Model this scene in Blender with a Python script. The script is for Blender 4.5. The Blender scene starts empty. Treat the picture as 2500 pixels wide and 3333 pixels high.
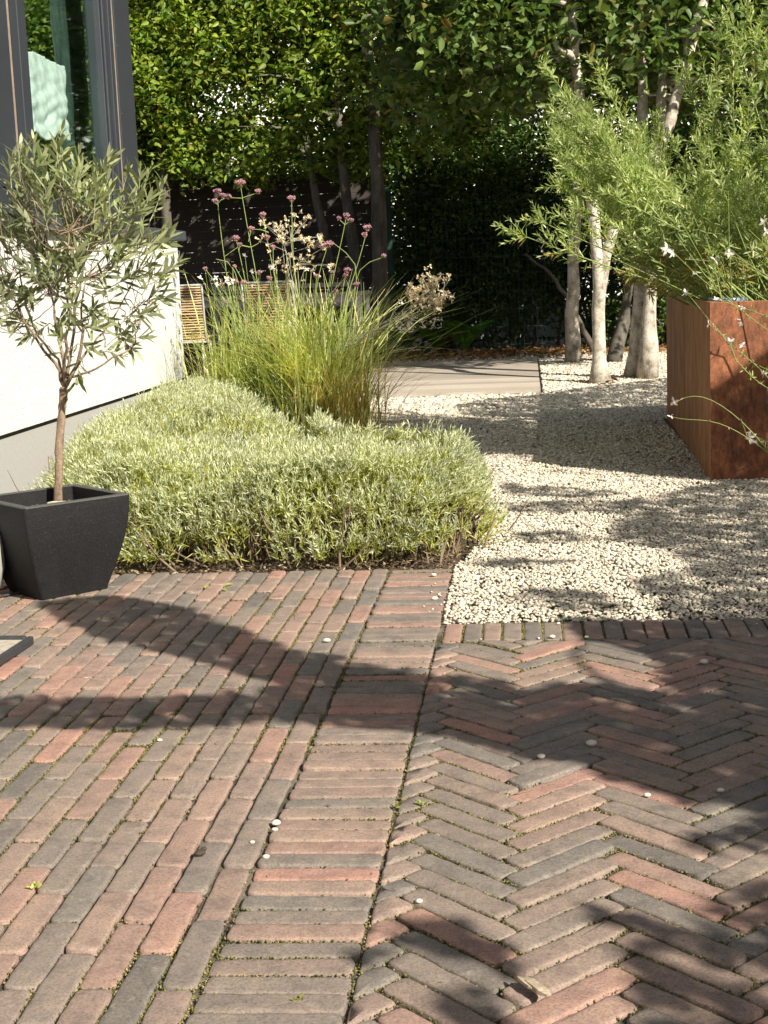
import bpy, math, random
import numpy as np
from mathutils import Vector, Matrix

random.seed(7)
rng = np.random.default_rng(11)
scene = bpy.context.scene
col = scene.collection

# ------------------------------------------------------------------ camera
F_PX, PITCH, ROLL, YAW = 4790.89, 0.15975, -0.040188, -0.102186
CAM = np.array([0.25064, -1.70431, 0.92229])
def cam_axes():
    cy, sy = math.cos(YAW), math.sin(YAW)
    f = np.array([sy*math.cos(PITCH), cy*math.cos(PITCH), -math.sin(PITCH)])
    r = np.array([cy, -sy, 0.0]); u = np.cross(r, f)
    c, s = math.cos(ROLL), math.sin(ROLL)
    return c*r+s*u, -s*r+c*u, f
CR, CU, CF = cam_axes()
cd = bpy.data.cameras.new("camera")
cam = bpy.data.objects.new("camera", cd); col.objects.link(cam)
M = Matrix.Identity(4)
for i in range(3):
    M[i][0] = CR[i]; M[i][1] = CU[i]; M[i][2] = -CF[i]; M[i][3] = CAM[i]
cam.matrix_world = M
cd.sensor_fit = 'VERTICAL'; cd.sensor_height = 24.0; cd.sensor_width = 18.0
cd.lens = F_PX/3333*24.0
cd.clip_start = 0.05; cd.clip_end = 2000
scene.camera = cam

# ------------------------------------------------------------------ light
SUN_EL, SUN_AZ = math.radians(35.0), math.radians(45.0)   # azimuth measured from +X towards -Y
SUN = np.array([math.cos(SUN_EL)*math.cos(SUN_AZ), -math.cos(SUN_EL)*math.sin(SUN_AZ), math.sin(SUN_EL)])
world = bpy.data.worlds.new("World"); scene.world = world
world.use_nodes = True
wn = world.node_tree.nodes; wl = world.node_tree.links
sky = wn.new('ShaderNodeTexSky'); sky.sky_type = 'NISHITA'; sky.sun_disc = False
sky.sun_elevation = SUN_EL
sky.sun_rotation = math.atan2(SUN[0], SUN[1])
sky.dust_density = 2.0; sky.air_density = 1.0
hs = wn.new('ShaderNodeHueSaturation'); hs.inputs['Saturation'].default_value = 0.55
wl.new(sky.outputs[0], hs.inputs['Color'])
wl.new(hs.outputs[0], wn['Background'].inputs[0])
wn['Background'].inputs[1].default_value = 0.057
sd = bpy.data.lights.new("sun", 'SUN'); sd.energy = 4.9; sd.angle = math.radians(0.5)
sd.color = (1.0, 0.925, 0.79)
so = bpy.data.objects.new("sun", sd); col.objects.link(so)
so.rotation_euler = Vector(-SUN).to_track_quat('-Z', 'Y').to_euler()
so.location = (6, -6, 8)
vs = scene.view_settings
vs.view_transform = 'Standard'; vs.look = 'None'; vs.gamma = 1.0; vs.exposure = 0.98
vs.use_curve_mapping = False
scene.cycles.use_denoising = True
scene.cycles.max_bounces = 6; scene.cycles.diffuse_bounces = 3; scene.cycles.glossy_bounces = 3
scene.cycles.transmission_bounces = 4; scene.cycles.transparent_max_bounces = 8
scene.cycles.sample_clamp_indirect = 6.0

# ------------------------------------------------------------------ measuring helpers (photo coordinates 1659 x 2212 -> world)
SC = 2500/1659
def ray(x, y):
    return CF + CR*((x*SC-1250)/F_PX) - CU*((y*SC-1666.5)/F_PX)
def gz(x, y, z=0.0):
    d = ray(x, y); return CAM + d*((z-CAM[2])/d[2])
def gY(x, y, Y):
    d = ray(x, y); return CAM + d*((Y-CAM[1])/d[1])
def gX(x, y, X):
    d = ray(x, y); return CAM + d*((X-CAM[0])/d[0])

# ------------------------------------------------------------------ object helpers
def tag(o, label=None, cat=None, group=None, kind=None):
    if label: o['label'] = label
    if cat: o['category'] = cat
    if group: o['group'] = group
    if kind: o['kind'] = kind
    return o
def empty(name, loc, label, cat, group=None):
    o = bpy.data.objects.new(name, None); col.objects.link(o)
    o.location = [float(v) for v in loc]; o.empty_display_size = 0.1
    return tag(o, label, cat, group)
def link_mesh(name, me, mat, parent=None, smooth=False):
    o = bpy.data.objects.new(name, me); col.objects.link(o)
    if mat is not None: me.materials.append(mat)
    if smooth:
        me.polygons.foreach_set('use_smooth', np.ones(len(me.polygons), dtype=bool))
    if parent is not None:
        bpy.context.view_layer.update() if False else None
        o.parent = parent
        # parents are unrotated, unscaled empties or meshes: keep world position
        p = parent; off = Vector((0, 0, 0))
        while p is not None:
            off += Vector(p.location); p = p.parent
        o.location = -off
    return o
def np_mesh(name, V, faces, mat, parent=None, smooth=False):
    """faces: list of (n,k) int arrays"""
    me = bpy.data.meshes.new(name)
    V = np.asarray(V, dtype=np.float32).reshape(-1, 3)
    me.vertices.add(len(V)); me.vertices.foreach_set('co', V.ravel())
    loops = np.concatenate([np.asarray(f, dtype=np.int32).ravel() for f in faces])
    tot = np.concatenate([np.full(len(f), np.asarray(f).shape[1], dtype=np.int32) for f in faces])
    st = np.concatenate([[0], np.cumsum(tot)[:-1]]).astype(np.int32)
    me.loops.add(len(loops)); me.loops.foreach_set('vertex_index', loops)
    me.polygons.add(len(tot)); me.polygons.foreach_set('loop_start', st)
    me.polygons.foreach_set('loop_total', tot)
    me.update(calc_edges=True)
    return link_mesh(name, me, mat, parent, smooth)
class MB:
    def __init__(s): s.v = []; s.f = []
    def add(s, vs, fs):
        n = len(s.v); s.v += [tuple(map(float, v)) for v in vs]; s.f += [tuple(i+n for i in f) for f in fs]
    def box(s, lo, hi, rot=None, c=None):
        x0, y0, z0 = lo; x1, y1, z1 = hi
        vs = [(x0,y0,z0),(x1,y0,z0),(x1,y1,z0),(x0,y1,z0),(x0,y0,z1),(x1,y0,z1),(x1,y1,z1),(x0,y1,z1)]
        if rot is not None:
            ca, sa = math.cos(rot), math.sin(rot); cx, cy = c
            vs = [(cx+(x-cx)*ca-(y-cy)*sa, cy+(x-cx)*sa+(y-cy)*ca, z) for x, y, z in vs]
        s.add(vs, [(0,3,2,1),(4,5,6,7),(0,1,5,4),(1,2,6,5),(2,3,7,6),(3,0,4,7)])
    def tube(s, pts, rad, n=8, cap=True):
        V, Fq = tube_np(np.array([pts], float), np.array([rad], float), n)
        k = len(pts)
        fs = [tuple(int(i) for i in f) for f in Fq]
        if cap:
            fs.append(tuple(range(n-1, -1, -1))); fs.append(tuple(range((k-1)*n, k*n)))
        s.add(V, fs)
    def build(s, name, mat, parent=None, smooth=False, bevel=0, seg=2):
        me = bpy.data.meshes.new(name); me.from_pydata(s.v, [], s.f); me.update()
        o = link_mesh(name, me, mat, parent, smooth)
        if bevel:
            b = o.modifiers.new('bevel', 'BEVEL'); b.width = bevel; b.segments = seg; b.limit_method = 'ANGLE'
        return o
def nrm(a): return a/np.maximum(np.linalg.norm(a, axis=-1, keepdims=True), 1e-9)
def tube_np(P, R, n=3):
    """P (m,k,3) polylines, R (m,k) radii -> verts, quads"""
    m, k, _ = P.shape
    T = np.empty_like(P); T[:, 1:-1] = P[:, 2:]-P[:, :-2]; T[:, 0] = P[:, 1]-P[:, 0]; T[:, -1] = P[:, -1]-P[:, -2]
    T = nrm(T)
    ref = np.where(np.abs(T[:, :1, 2:3]) > 0.9, np.array([1.0, 0.2, 0]), np.array([0.1, 0.15, 1.0]))
    ref = np.broadcast_to(ref, T.shape)
    A = nrm(np.cross(T, ref)); B = np.cross(T, A)
    ang = np.arange(n)*2*math.pi/n
    V = P[:, :, None, :] + R[:, :, None, None]*(A[:, :, None, :]*np.cos(ang)[None, None, :, None]+B[:, :, None, :]*np.sin(ang)[None, None, :, None])
    V = V.reshape(-1, 3)
    base = (np.arange(m)*k*n)[:, None, None] + (np.arange(k-1)*n)[None, :, None]
    i = np.arange(n)[None, None, :]; j = (np.arange(n)+1) % n
    j = j[None, None, :]
    Q = np.stack([base+i, base+j, base+n+j, base+n+i], -1).reshape(-1, 4)
    return V, Q
def tubes(name, P, R, mat, parent=None, n=4):
    V, Q = tube_np(np.asarray(P, float), np.asarray(R, float), n)
    return np_mesh(name, V, [Q], mat, parent, smooth=True)

# leaf templates: (verts, [face arrays])
LEAF = {
 'broad': (np.array([[0,0,0],[.28,.40,.02],[.28,0,-.06],[.28,-.40,.02],[.66,.36,-.02],[.66,0,-.10],[.66,-.36,-.02],[1,0,-.16]]),
           [np.array([[0,2,1],[0,3,2],[4,5,7],[5,6,7]]), np.array([[1,2,5,4],[2,3,6,5]])]),
 'olive': (np.array([[0,0,0],[.3,.42,.01],[.3,-.42,.01],[.68,.40,-.03],[.68,-.40,-.03],[1,0,-.10]]),
           [np.array([[0,2,1],[3,4,5]]), np.array([[1,2,4,3]])]),
 'narrow': (np.array([[0,0,0],[.45,.5,.03],[1,0,-.08],[.45,-.5,.03]]), [np.array([[0,3,2,1]])]),
 'blade': (np.array([[0,.5,0],[0,-.5,0],[.35,.5,.0],[.35,-.5,.0],[.7,.4,-.02],[.7,-.4,-.02],[1,0,-.06]]),
           [np.array([[0,1,3,2],[2,3,5,4]]), np.array([[4,5,6]])]),
}
def leaf_geo(P, D, N, L, W, kind, curl=1.0):
    tv, tf = LEAF[kind]
    D = nrm(D); N = nrm(N - D*np.sum(N*D, -1, keepdims=True)); Y = np.cross(N, D)
    m = len(P)
    L = np.broadcast_to(np.asarray(L, float), (m,)); W = np.broadcast_to(np.asarray(W, float), (m,))
    x = tv[None, :, 0]*L[:, None]; y = tv[None, :, 1]*W[:, None]
    z = tv[None, :, 2]*L[:, None]*curl*(0.4+1.2*rng.random((m, 1)))
    V = P[:, None, :] + D[:, None, :]*x[..., None] + Y[:, None, :]*y[..., None] + N[:, None, :]*z[..., None]
    k = len(tv); off = (np.arange(m)*k)[:, None, None]
    return V.reshape(-1, 3), [(f[None]+off).reshape(-1, f.shape[1]) for f in tf]
def leaf_mesh(name, P, D, N, L, W, kind, mat, parent=None, curl=1.0, smooth=False):
    V, Fs = leaf_geo(P, D, N, L, W, kind, curl)
    return np_mesh(name, V, Fs, mat, parent, smooth)
def rvec(n):
    return nrm(rng.normal(size=(n, 3)))
def perp(D):
    r = rvec(len(D)); return nrm(r - D*np.sum(r*D, -1, keepdims=True))
def shoots(B, D, L, nl, ll, ang0=35, ang1=70, bend=0.15, t0=0.1, segs=4, up=None, lprof=None):
    """leafy shoots. returns stem polylines (m,segs+1,3) and leaves P,D,N,len(scale)"""
    m = len(B); D = nrm(D); L = np.broadcast_to(np.asarray(L, float), (m,))
    bd = perp(D)*bend*rng.random((m, 1))
    if up is not None: bd = bd + np.array([0, 0, up])
    t = np.linspace(0, 1, segs+1)
    def pt(tt): return B[:, None, :] + L[:, None, None]*(D[:, None, :]*tt[..., None] + bd[:, None, :]*(tt**2)[..., None])
    S = pt(np.broadcast_to(t, (m, segs+1)))
    tl = np.broadcast_to(t0 + (1-t0)*np.linspace(0, 1, nl)[None, :], (m, nl)) + rng.normal(size=(m, nl))*0.4*(1-t0)/nl
    tl = np.clip(tl, 0, 1)
    LP = pt(tl)
    TD = nrm(D[:, None, :] + 2*bd[:, None, :]*tl[..., None])
    a = rng.random((m, 1))*6.28 + np.arange(nl)[None, :]*2.4 + rng.normal(size=(m, nl))*.3
    A = np.broadcast_to(perp(D)[:, None, :], TD.shape); A = nrm(A - TD*np.sum(A*TD, -1, keepdims=True)); Bv = np.cross(TD, A)
    rad = A*np.cos(a)[..., None]+Bv*np.sin(a)[..., None]
    an = np.radians(ang1 + (ang0-ang1)*tl + rng.normal(size=tl.shape)*10)
    LD = TD*np.cos(an)[..., None]+rad*np.sin(an)[..., None]
    LN = TD*np.sin(an)[..., None]-rad*np.cos(an)[..., None] + rng.normal(size=LD.shape)*.25
    prof = np.ones_like(tl) if lprof is None else lprof(tl)
    ls = ll*prof*(0.7+0.6*rng.random(tl.shape))
    return S, LP.reshape(-1, 3), LD.reshape(-1, 3), LN.reshape(-1, 3), ls.ravel()
def cat_geo(parts):
    """join [(V,[faces..])...] -> V, faces"""
    Vs = []; F3 = []; F4 = []; n = 0
    for V, Fs in parts:
        for f in Fs:
            (F3 if f.shape[1] == 3 else F4).append(f+n)
        Vs.append(V); n += len(V)
    out = []
    if F3: out.append(np.concatenate(F3))
    if F4: out.append(np.concatenate(F4))
    return np.concatenate(Vs), out

# ------------------------------------------------------------------ materials
def new_mat(name):
    m = bpy.data.materials.new(name); m.use_nodes = True
    nt = m.node_tree; b = nt.nodes['Principled BSDF']
    return m, nt, b
def ramp(nt, stops, interp='LINEAR'):
    r = nt.nodes.new('ShaderNodeValToRGB'); r.color_ramp.interpolation = interp
    e = r.color_ramp.elements
    while len(e) < len(stops): e.new(0.5)
    for i, (p, c) in enumerate(stops):
        e[i].position = p; e[i].color = (*c, 1)
    return r
def noise(nt, scale, detail=4, rough=.6, coord='Object', vec=None, stretch=None):
    n = nt.nodes.new('ShaderNodeTexNoise'); n.inputs['Scale'].default_value = scale
    n.inputs['Detail'].default_value = detail; n.inputs['Roughness'].default_value = rough
    tc = nt.nodes.new('ShaderNodeTexCoord')
    src = tc.outputs[coord]
    if stretch:
        mp = nt.nodes.new('ShaderNodeMapping'); mp.inputs['Scale'].default_value = stretch
        nt.links.new(src, mp.inputs['Vector']); src = mp.outputs['Vector']
    nt.links.new(src, n.inputs['Vector'])
    return n
def mix(nt, a, b, fac, mode='MIX'):
    x = nt.nodes.new('ShaderNodeMix'); x.data_type = 'RGBA'; x.blend_type = mode
    for s, v in ((x.inputs['Factor'], fac), (x.inputs['A'], a), (x.inputs['B'], b)):
        if isinstance(v, (int, float)): s.default_value = v
        elif isinstance(v, tuple): s.default_value = (*v, 1)
        else: nt.links.new(v, s)
    return x.outputs['Result']
def bump(nt, b, h, strength=.3, dist=.002):
    n = nt.nodes.new('ShaderNodeBump'); n.inputs['Strength'].default_value = strength; n.inputs['Distance'].default_value = dist
    nt.links.new(h, n.inputs['Height']); nt.links.new(n.outputs[0], b.inputs['Normal'])
def simple(name, c, rough=.6, var=.15, scale=20, metal=0, bmp=0, bdist=.002, stretch=None, spec=None):
    m, nt, b = new_mat(name)
    n = noise(nt, scale, stretch=stretch)
    lo = tuple(v*(1-var) for v in c); hi = tuple(min(1, v*(1+var)) for v in c)
    r = ramp(nt, [(.3, lo), (.7, hi)]); nt.links.new(n.outputs['Fac'], r.inputs[0])
    nt.links.new(r.outputs[0], b.inputs['Base Color'])
    b.inputs['Roughness'].default_value = rough; b.inputs['Metallic'].default_value = metal
    if spec is not None: b.inputs['Specular IOR Level'].default_value = spec
    if bmp: bump(nt, b, n.outputs['Fac'], bmp, bdist)
    return m
def leaf_mat(name, stops, trans=.35, rough=.5, tcol=None, back=None, spec=.3, big=1.5, bigamt=.35):
    m, nt, b = new_mat(name)
    g = nt.nodes.new('ShaderNodeNewGeometry')
    r = ramp(nt, stops); nt.links.new(g.outputs['Random Per Island'], r.inputs[0])
    c = r.outputs[0]
    if back:
        c = mix(nt, c, back, g.outputs['Backfacing'])
    n = noise(nt, big, 2)
    nr = ramp(nt, [(.3, (1-bigamt,)*3), (.7, (1+bigamt, 1+bigamt*.9, 1.0))]); nt.links.new(n.outputs['Fac'], nr.inputs[0])
    c = mix(nt, c, nr.outputs[0], 1.0, 'MULTIPLY')
    nt.links.new(c, b.inputs['Base Color'])
    b.inputs['Roughness'].default_value = rough; b.inputs['Specular IOR Level'].default_value = spec
    t = nt.nodes.new('ShaderNodeBsdfTranslucent')
    tc = mix(nt, c, tcol or (1.6, 1.7, .5), 1.0, 'MULTIPLY')
    nt.links.new(tc, t.inputs['Color'])
    ms = nt.nodes.new('ShaderNodeMixShader'); ms.inputs[0].default_value = trans
    nt.links.new(b.outputs[0], ms.inputs[1]); nt.links.new(t.outputs[0], ms.inputs[2])
    nt.links.new(ms.outputs[0], nt.nodes['Material Output'].inputs['Surface'])
    return m

MT = {}
# bricks
m, nt, b = new_mat('clinker_brick')
g = nt.nodes.new('ShaderNodeNewGeometry')
r = ramp(nt, [(0, (.138,.125,.114)), (.10, (.215,.175,.150)), (.22, (.165,.149,.134)), (.34, (.245,.186,.156)), (.46, (.272,.196,.160)),
              (.56, (.205,.170,.147)), (.66, (.305,.190,.154)), (.74, (.180,.158,.140)), (.83, (.235,.184,.157)), (.90, (.335,.192,.154)), (.96, (.265,.198,.165)), (1, (.185,.162,.143))])
nt.links.new(g.outputs['Random Per Island'], r.inputs[0])
n1 = noise(nt, 16, 6, .7); n2 = noise(nt, 230, 4, .75); n3 = noise(nt, 48, 6, .75, stretch=(1, 1, 1))
c = mix(nt, r.outputs[0], ramp(nt, [(.28, (.64,.65,.67)), (.5, (1,1,1)), (.72, (1.26,1.19,1.13))]).outputs[0], 1.0, 'MULTIPLY')
nt.links.new(n1.outputs['Fac'], c.node.inputs['B'].links[0].from_node.inputs[0])
rr = ramp(nt, [(.33, (.62,.60,.58)), (.50, (1.0,1.0,1.0)), (.70, (1.28,1.25,1.2))]); nt.links.new(n2.outputs['Fac'], rr.inputs[0])
c = mix(nt, c, rr.outputs[0], 1.0, 'MULTIPLY')
rs = ramp(nt, [(.55, (0,0,0)), (.74, (.55,.55,.55))]); nt.links.new(n3.outputs['Fac'], rs.inputs[0])
c = mix(nt, c, (.36,.32,.26), rs.outputs[0])
nt.links.new(c, b.inputs['Base Color']); b.inputs['Roughness'].default_value = .85
b.inputs['Specular IOR Level'].default_value = .25
ad = nt.nodes.new('ShaderNodeMath'); ad.operation = 'ADD'
nt.links.new(n2.outputs['Fac'], ad.inputs[0]); nt.links.new(n3.outputs['Fac'], ad.inputs[1])
bump(nt, b, ad.outputs[0], .6, .0020)
MT['brick'] = m
# joint soil
m, nt, b = new_mat('joint_sand')
n = noise(nt, 6, 3); n2 = noise(nt, 300, 3)
r = ramp(nt, [(.35, (.045,.04,.027)), (.5, (.09,.075,.048)), (.66, (.22,.185,.13))]); nt.links.new(n.outputs['Fac'], r.inputs[0])
r2 = ramp(nt, [(.3, (.5,.5,.5)), (.7, (1.3,1.3,1.3))]); nt.links.new(n2.outputs['Fac'], r2.inputs[0])
nt.links.new(mix(nt, r.outputs[0], r2.outputs[0], 1.0, 'MULTIPLY'), b.inputs['Base Color']); b.inputs['Roughness'].default_value = 1
bump(nt, b, n2.outputs['Fac'], .8, .004)
MT['joint'] = m
MT['moss'] = leaf_mat('moss', [(0, (.05,.055,.018)), (.35, (.10,.105,.03)), (.55, (.15,.145,.055)), (.8, (.30,.25,.16)), (1, (.17,.18,.045))], .1, .9, big=5)
MT['soil'] = simple('garden_soil', (.07,.05,.035), .95, .5, 30, bmp=.8, bdist=.02)
MT['gravel_base'] = simple('gravel_bed', (.16,.14,.11), .95, .45, 90, bmp=1.0, bdist=.012)
m, nt, b = new_mat('limestone_chip')
g = nt.nodes.new('ShaderNodeNewGeometry')
r = ramp(nt, [(0, (.29,.25,.195)), (.22, (.46,.41,.33)), (.6, (.58,.525,.425)), (.9, (.69,.63,.52)), (1, (.38,.30,.21))])
nt.links.new(g.outputs['Random Per Island'], r.inputs[0]); nt.links.new(r.outputs[0], b.inputs['Base Color']); b.inputs['Roughness'].default_value = .9
MT['stone'] = m
MT['pebble'] = simple('white_pebble', (.55,.51,.44), .8, .15, 120, bmp=.3)
# house
m, nt, b = new_mat('white_stucco')
n = noise(nt, 170, 4, .6); n2 = noise(nt, 1.2, 3)
r = ramp(nt, [(.3, (.70,.70,.68)), (.7, (.76,.76,.745))]); nt.links.new(n2.outputs['Fac'], r.inputs[0])
n3 = noise(nt, 75, 3, .7); r3 = ramp(nt, [(.34, (.62,.61,.57)), (.46, (1,1,1))]); nt.links.new(n3.outputs['Fac'], r3.inputs[0])
nt.links.new(mix(nt, r.outputs[0], r3.outputs[0], 1.0, 'MULTIPLY'), b.inputs['Base Color']); b.inputs['Roughness'].default_value = .95
bump(nt, b, n3.outputs['Fac'], 1.0, .012); MT['stucco'] = m
MT['plinth'] = simple('grey_plinth', (.33,.325,.315), .9, .06, 60, bmp=.25)
MT['black_gap'] = simple('black_sealing_strip', (.012,.012,.012), .6)
MT['anthracite'] = simple('anthracite_aluminium', (.034,.039,.047), .4, .08, 3, spec=.4)
MT['anthracite_sill'] = simple('anthracite_sill', (.055,.064,.072), .4, .08, 4)
MT['orange_seal'] = simple('pale_wood_edge', (.26,.20,.16), .6)
m, nt, b = new_mat('window_glass')
nt.nodes.remove(b)
lw = nt.nodes.new('ShaderNodeLayerWeight'); lw.inputs[0].default_value = .5
pw = nt.nodes.new('ShaderNodeMath'); pw.operation = 'POWER'; pw.inputs[1].default_value = 4.5; nt.links.new(lw.outputs['Facing'], pw.inputs[0])
fr = nt.nodes.new('ShaderNodeMath'); fr.operation = 'MULTIPLY_ADD'; fr.inputs[1].default_value = .9; fr.inputs[2].default_value = .04; nt.links.new(pw.outputs[0], fr.inputs[0])
tr = nt.nodes.new('ShaderNodeBsdfTransparent'); tr.inputs[0].default_value = (.88,.945,.925,1)
gl = nt.nodes.new('ShaderNodeBsdfGlossy'); gl.inputs['Roughness'].default_value = .02; gl.inputs['Color'].default_value = (.85,.95,.92,1)
ms = nt.nodes.new('ShaderNodeMixShader')
nt.links.new(fr.outputs[0], ms.inputs[0]); nt.links.new(tr.outputs[0], ms.inputs[1]); nt.links.new(gl.outputs[0], ms.inputs[2])
nt.links.new(ms.outputs[0], nt.nodes['Material Output'].inputs['Surface']); MT['glass'] = m
MT['interior'] = simple('room_paint', (.22,.25,.23), .9)
MT['reflection_green'] = simple('reflection_green_cloth', (.045,.075,.062), .8, .3, 8)  # colour of the sheet standing in for the green window reflection
MT['reflection_white'] = simple('reflection_white_cloth', (.74,.77,.75), .85, .08, 30, bmp=.2)  # colour of the sheet standing in for the white window reflection
MT['roof'] = simple('roof_tile', (.12,.10,.09), .8, .3, 8)
MT['house_white'] = simple('white_render', (.80,.80,.78), .9, .05, 2)
MT['house_grey'] = simple('grey_cladding', (.36,.38,.40), .8, .1, 2)
# planter
def corten(name, st, sc, dark, lite):
    m, nt, b = new_mat(name)
    n = noise(nt, sc, 8, .7, stretch=st); n2 = noise(nt, 7, 5, .65, stretch=(1, 1, .6)); n3 = noise(nt, 150, 4, .7)
    r = ramp(nt, [(.32, dark), (.5, tuple((a+b_)/2 for a, b_ in zip(dark, lite))), (.66, lite)]); nt.links.new(n.outputs['Fac'], r.inputs[0])
    r2 = ramp(nt, [(.35, (.55,.5,.5)), (.65, (1.15,1.1,1.0))]); nt.links.new(n2.outputs['Fac'], r2.inputs[0])
    c = mix(nt, r.outputs[0], r2.outputs[0], 1.0, 'MULTIPLY')
    r3 = ramp(nt, [(.3, (.75,.7,.65)), (.7, (1.25,1.2,1.15))]); nt.links.new(n3.outputs['Fac'], r3.inputs[0])
    c = mix(nt, c, r3.outputs[0], 1.0, 'MULTIPLY')
    nt.links.new(c, b.inputs['Base Color']); b.inputs['Roughness'].default_value = .75
    bump(nt, b, n3.outputs['Fac'], .35, .002)
    return m
MT['corten'] = corten('corten_steel', (1, 1, .45), 38, (.085,.030,.014), (.37,.150,.068))
MT['corten_side'] = corten('corten_steel_streaked', (14, 14, .35), 3.5, (.20,.085,.036), (.42,.215,.10))
# pots, trunk, deck
m, nt, b = new_mat('black_terrazzo')
n = noise(nt, 380, 3, .6); n2 = noise(nt, 9, 5, .7); n3 = noise(nt, 150, 3, .7)
r = ramp(nt, [(.45, (.008,.008,.009)), (.62, (.017,.017,.018)), (.72, (.06,.06,.06))]); nt.links.new(n.outputs['Fac'], r.inputs[0])
r2 = ramp(nt, [(.5, (0,0,0)), (.8, (.12,.12,.12))]); nt.links.new(n2.outputs['Fac'], r2.inputs[0])
nt.links.new(mix(nt, r.outputs[0], (.07,.066,.06), r2.outputs[0]), b.inputs['Base Color'])
b.inputs['Roughness'].default_value = .7; b.inputs['Specular IOR Level'].default_value = .2
bump(nt, b, n3.outputs['Fac'], .6, .0015); MT['black_pot'] = m
MT['pot_rim'] = simple('worn_terrazzo_rim', (.055,.054,.052), .75, .6, 420, bmp=.4, bdist=.001)
MT['grey_pot'] = simple('pale_grey_ceramic', (.40,.41,.40), .6, .1, 8)
MT['blue_pot'] = simple('pale_blue_glaze', (.15,.19,.24), .35, .1, 8)
def bark(name, c1, c2, c3, st=(1, 1, .5), sc=14):
    m, nt, b = new_mat(name)
    n = noise(nt, sc, 6, .65, stretch=st); n2 = noise(nt, 5, 3); n3 = noise(nt, 80, 4, .7)
    r = ramp(nt, [(.3, c1), (.5, c2), (.7, c3)]); nt.links.new(n.outputs['Fac'], r.inputs[0])
    r3 = ramp(nt, [(.3, (.65,.65,.65)), (.65, (1.15,1.15,1.15))]); nt.links.new(n3.outputs['Fac'], r3.inputs[0])
    nt.links.new(mix(nt, r.outputs[0], r3.outputs[0], 1.0, 'MULTIPLY'), b.inputs['Base Color']); b.inputs['Roughness'].default_value = .9
    ad = nt.nodes.new('ShaderNodeMath'); ad.operation = 'ADD'
    nt.links.new(n.outputs['Fac'], ad.inputs[0]); nt.links.new(n3.outputs['Fac'], ad.inputs[1])
    bump(nt, b, ad.outputs[0], .7, .006)
    return m
MT['olive_bark'] = bark('olive_bark', (.11,.08,.055), (.23,.165,.11), (.33,.25,.175), (1, 1, .25), 40)
MT['pale_bark'] = bark('pale_bark', (.13,.105,.08), (.46,.41,.335), (.66,.61,.52), (1, 1, .8), 13)
MT['dark_bark'] = bark('dark_bark', (.05,.045,.035), (.11,.095,.075), (.19,.17,.14), (1, 1, .3), 12)
MT['twig'] = simple('brown_twig', (.13,.095,.065), .9, .3, 40)
MT['deck'] = None
m, nt, b = new_mat('weathered_deck_board')
g = nt.nodes.new('ShaderNodeNewGeometry')
n = noise(nt, 3, 8, .7, stretch=(.6, 26, 1)); n2 = noise(nt, 2, 3)
r = ramp(nt, [(.3, (.25,.215,.18)), (.5, (.38,.335,.285)), (.7, (.49,.445,.385))]); nt.links.new(n.outputs['Fac'], r.inputs[0])
r2 = ramp(nt, [(0, (.74,.73,.72)), (1, (1.22,1.2,1.17))]); nt.links.new(g.outputs['Random Per Island'], r2.inputs[0])
nt.links.new(mix(nt, r.outputs[0], r2.outputs[0], 1.0, 'MULTIPLY'), b.inputs['Base Color']); b.inputs['Roughness'].default_value = .8
bump(nt, b, n.outputs['Fac'], .4, .003); MT['deck'] = m
MT['fence'] = simple('dark_stained_slat', (.042,.032,.027), .75, .4, 4, stretch=(.4, 1, 18), bmp=.3)
MT['mesh_green'] = simple('green_coated_wire', (.015,.05,.038), .6)
MT['wicker'] = None
m, nt, b = new_mat('wicker')
g = nt.nodes.new('ShaderNodeNewGeometry')
r = ramp(nt, [(0, (.26,.16,.075)), (.5, (.44,.30,.15)), (1, (.56,.42,.24))]); nt.links.new(g.outputs['Random Per Island'], r.inputs[0])
nt.links.new(r.outputs[0], b.inputs['Base Color']); b.inputs['Roughness'].default_value = .6; MT['wicker'] = m
MT['grey_metal'] = simple('grey_painted_metal', (.34,.35,.35), .45, .06, 6)
MT['grey_wood'] = simple('greyed_wood', (.33,.30,.26), .8, .25, 5, stretch=(1, 12, 12))
MT['black_rubber'] = simple('black_rubber', (.03,.032,.036), .5, .2, 60)
MT['pale_board'] = simple('pale_scuffed_board', (.36,.32,.27), .7, .3, 45)
# foliage
MT['hornbeam'] = leaf_mat('hornbeam_leaf', [(0, (.065,.125,.02)), (.4, (.14,.215,.035)), (.75, (.225,.29,.055)), (.965, (.29,.32,.075)), (.99, (.34,.28,.06)), (1, (.30,.18,.05))], .36, .42)
MT['overhang'] = leaf_mat('hazel_leaf', [(0, (.05,.095,.025)), (.5, (.09,.15,.045)), (.9, (.14,.195,.065)), (.975, (.17,.16,.05)), (1, (.20,.12,.05))], .28, .42)
MT['shrub_dark'] = leaf_mat('evergreen_leaf', [(0, (.030,.062,.014)), (.6, (.062,.115,.026)), (1, (.12,.175,.045))], .25, .4)
MT['bright_hedge'] = leaf_mat('lime_leaf', [(0, (.10,.15,.03)), (.6, (.17,.23,.05)), (1, (.24,.29,.08))], .35, .5)
MT['fern'] = leaf_mat('fern_leaf', [(0, (.08,.20,.025)), (1, (.16,.32,.05))], .35, .5)
MT['olive'] = leaf_mat('olive_leaf', [(0, (.11,.135,.065)), (.5, (.19,.22,.115)), (.85, (.28,.31,.18)), (1, (.38,.40,.26))], .24, .45, tcol=(1.3, 1.4, .6), back=(.30,.33,.22), spec=.4)
MT['olive_young'] = simple('olive_young_stem', (.30,.30,.20), .7)
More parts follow.
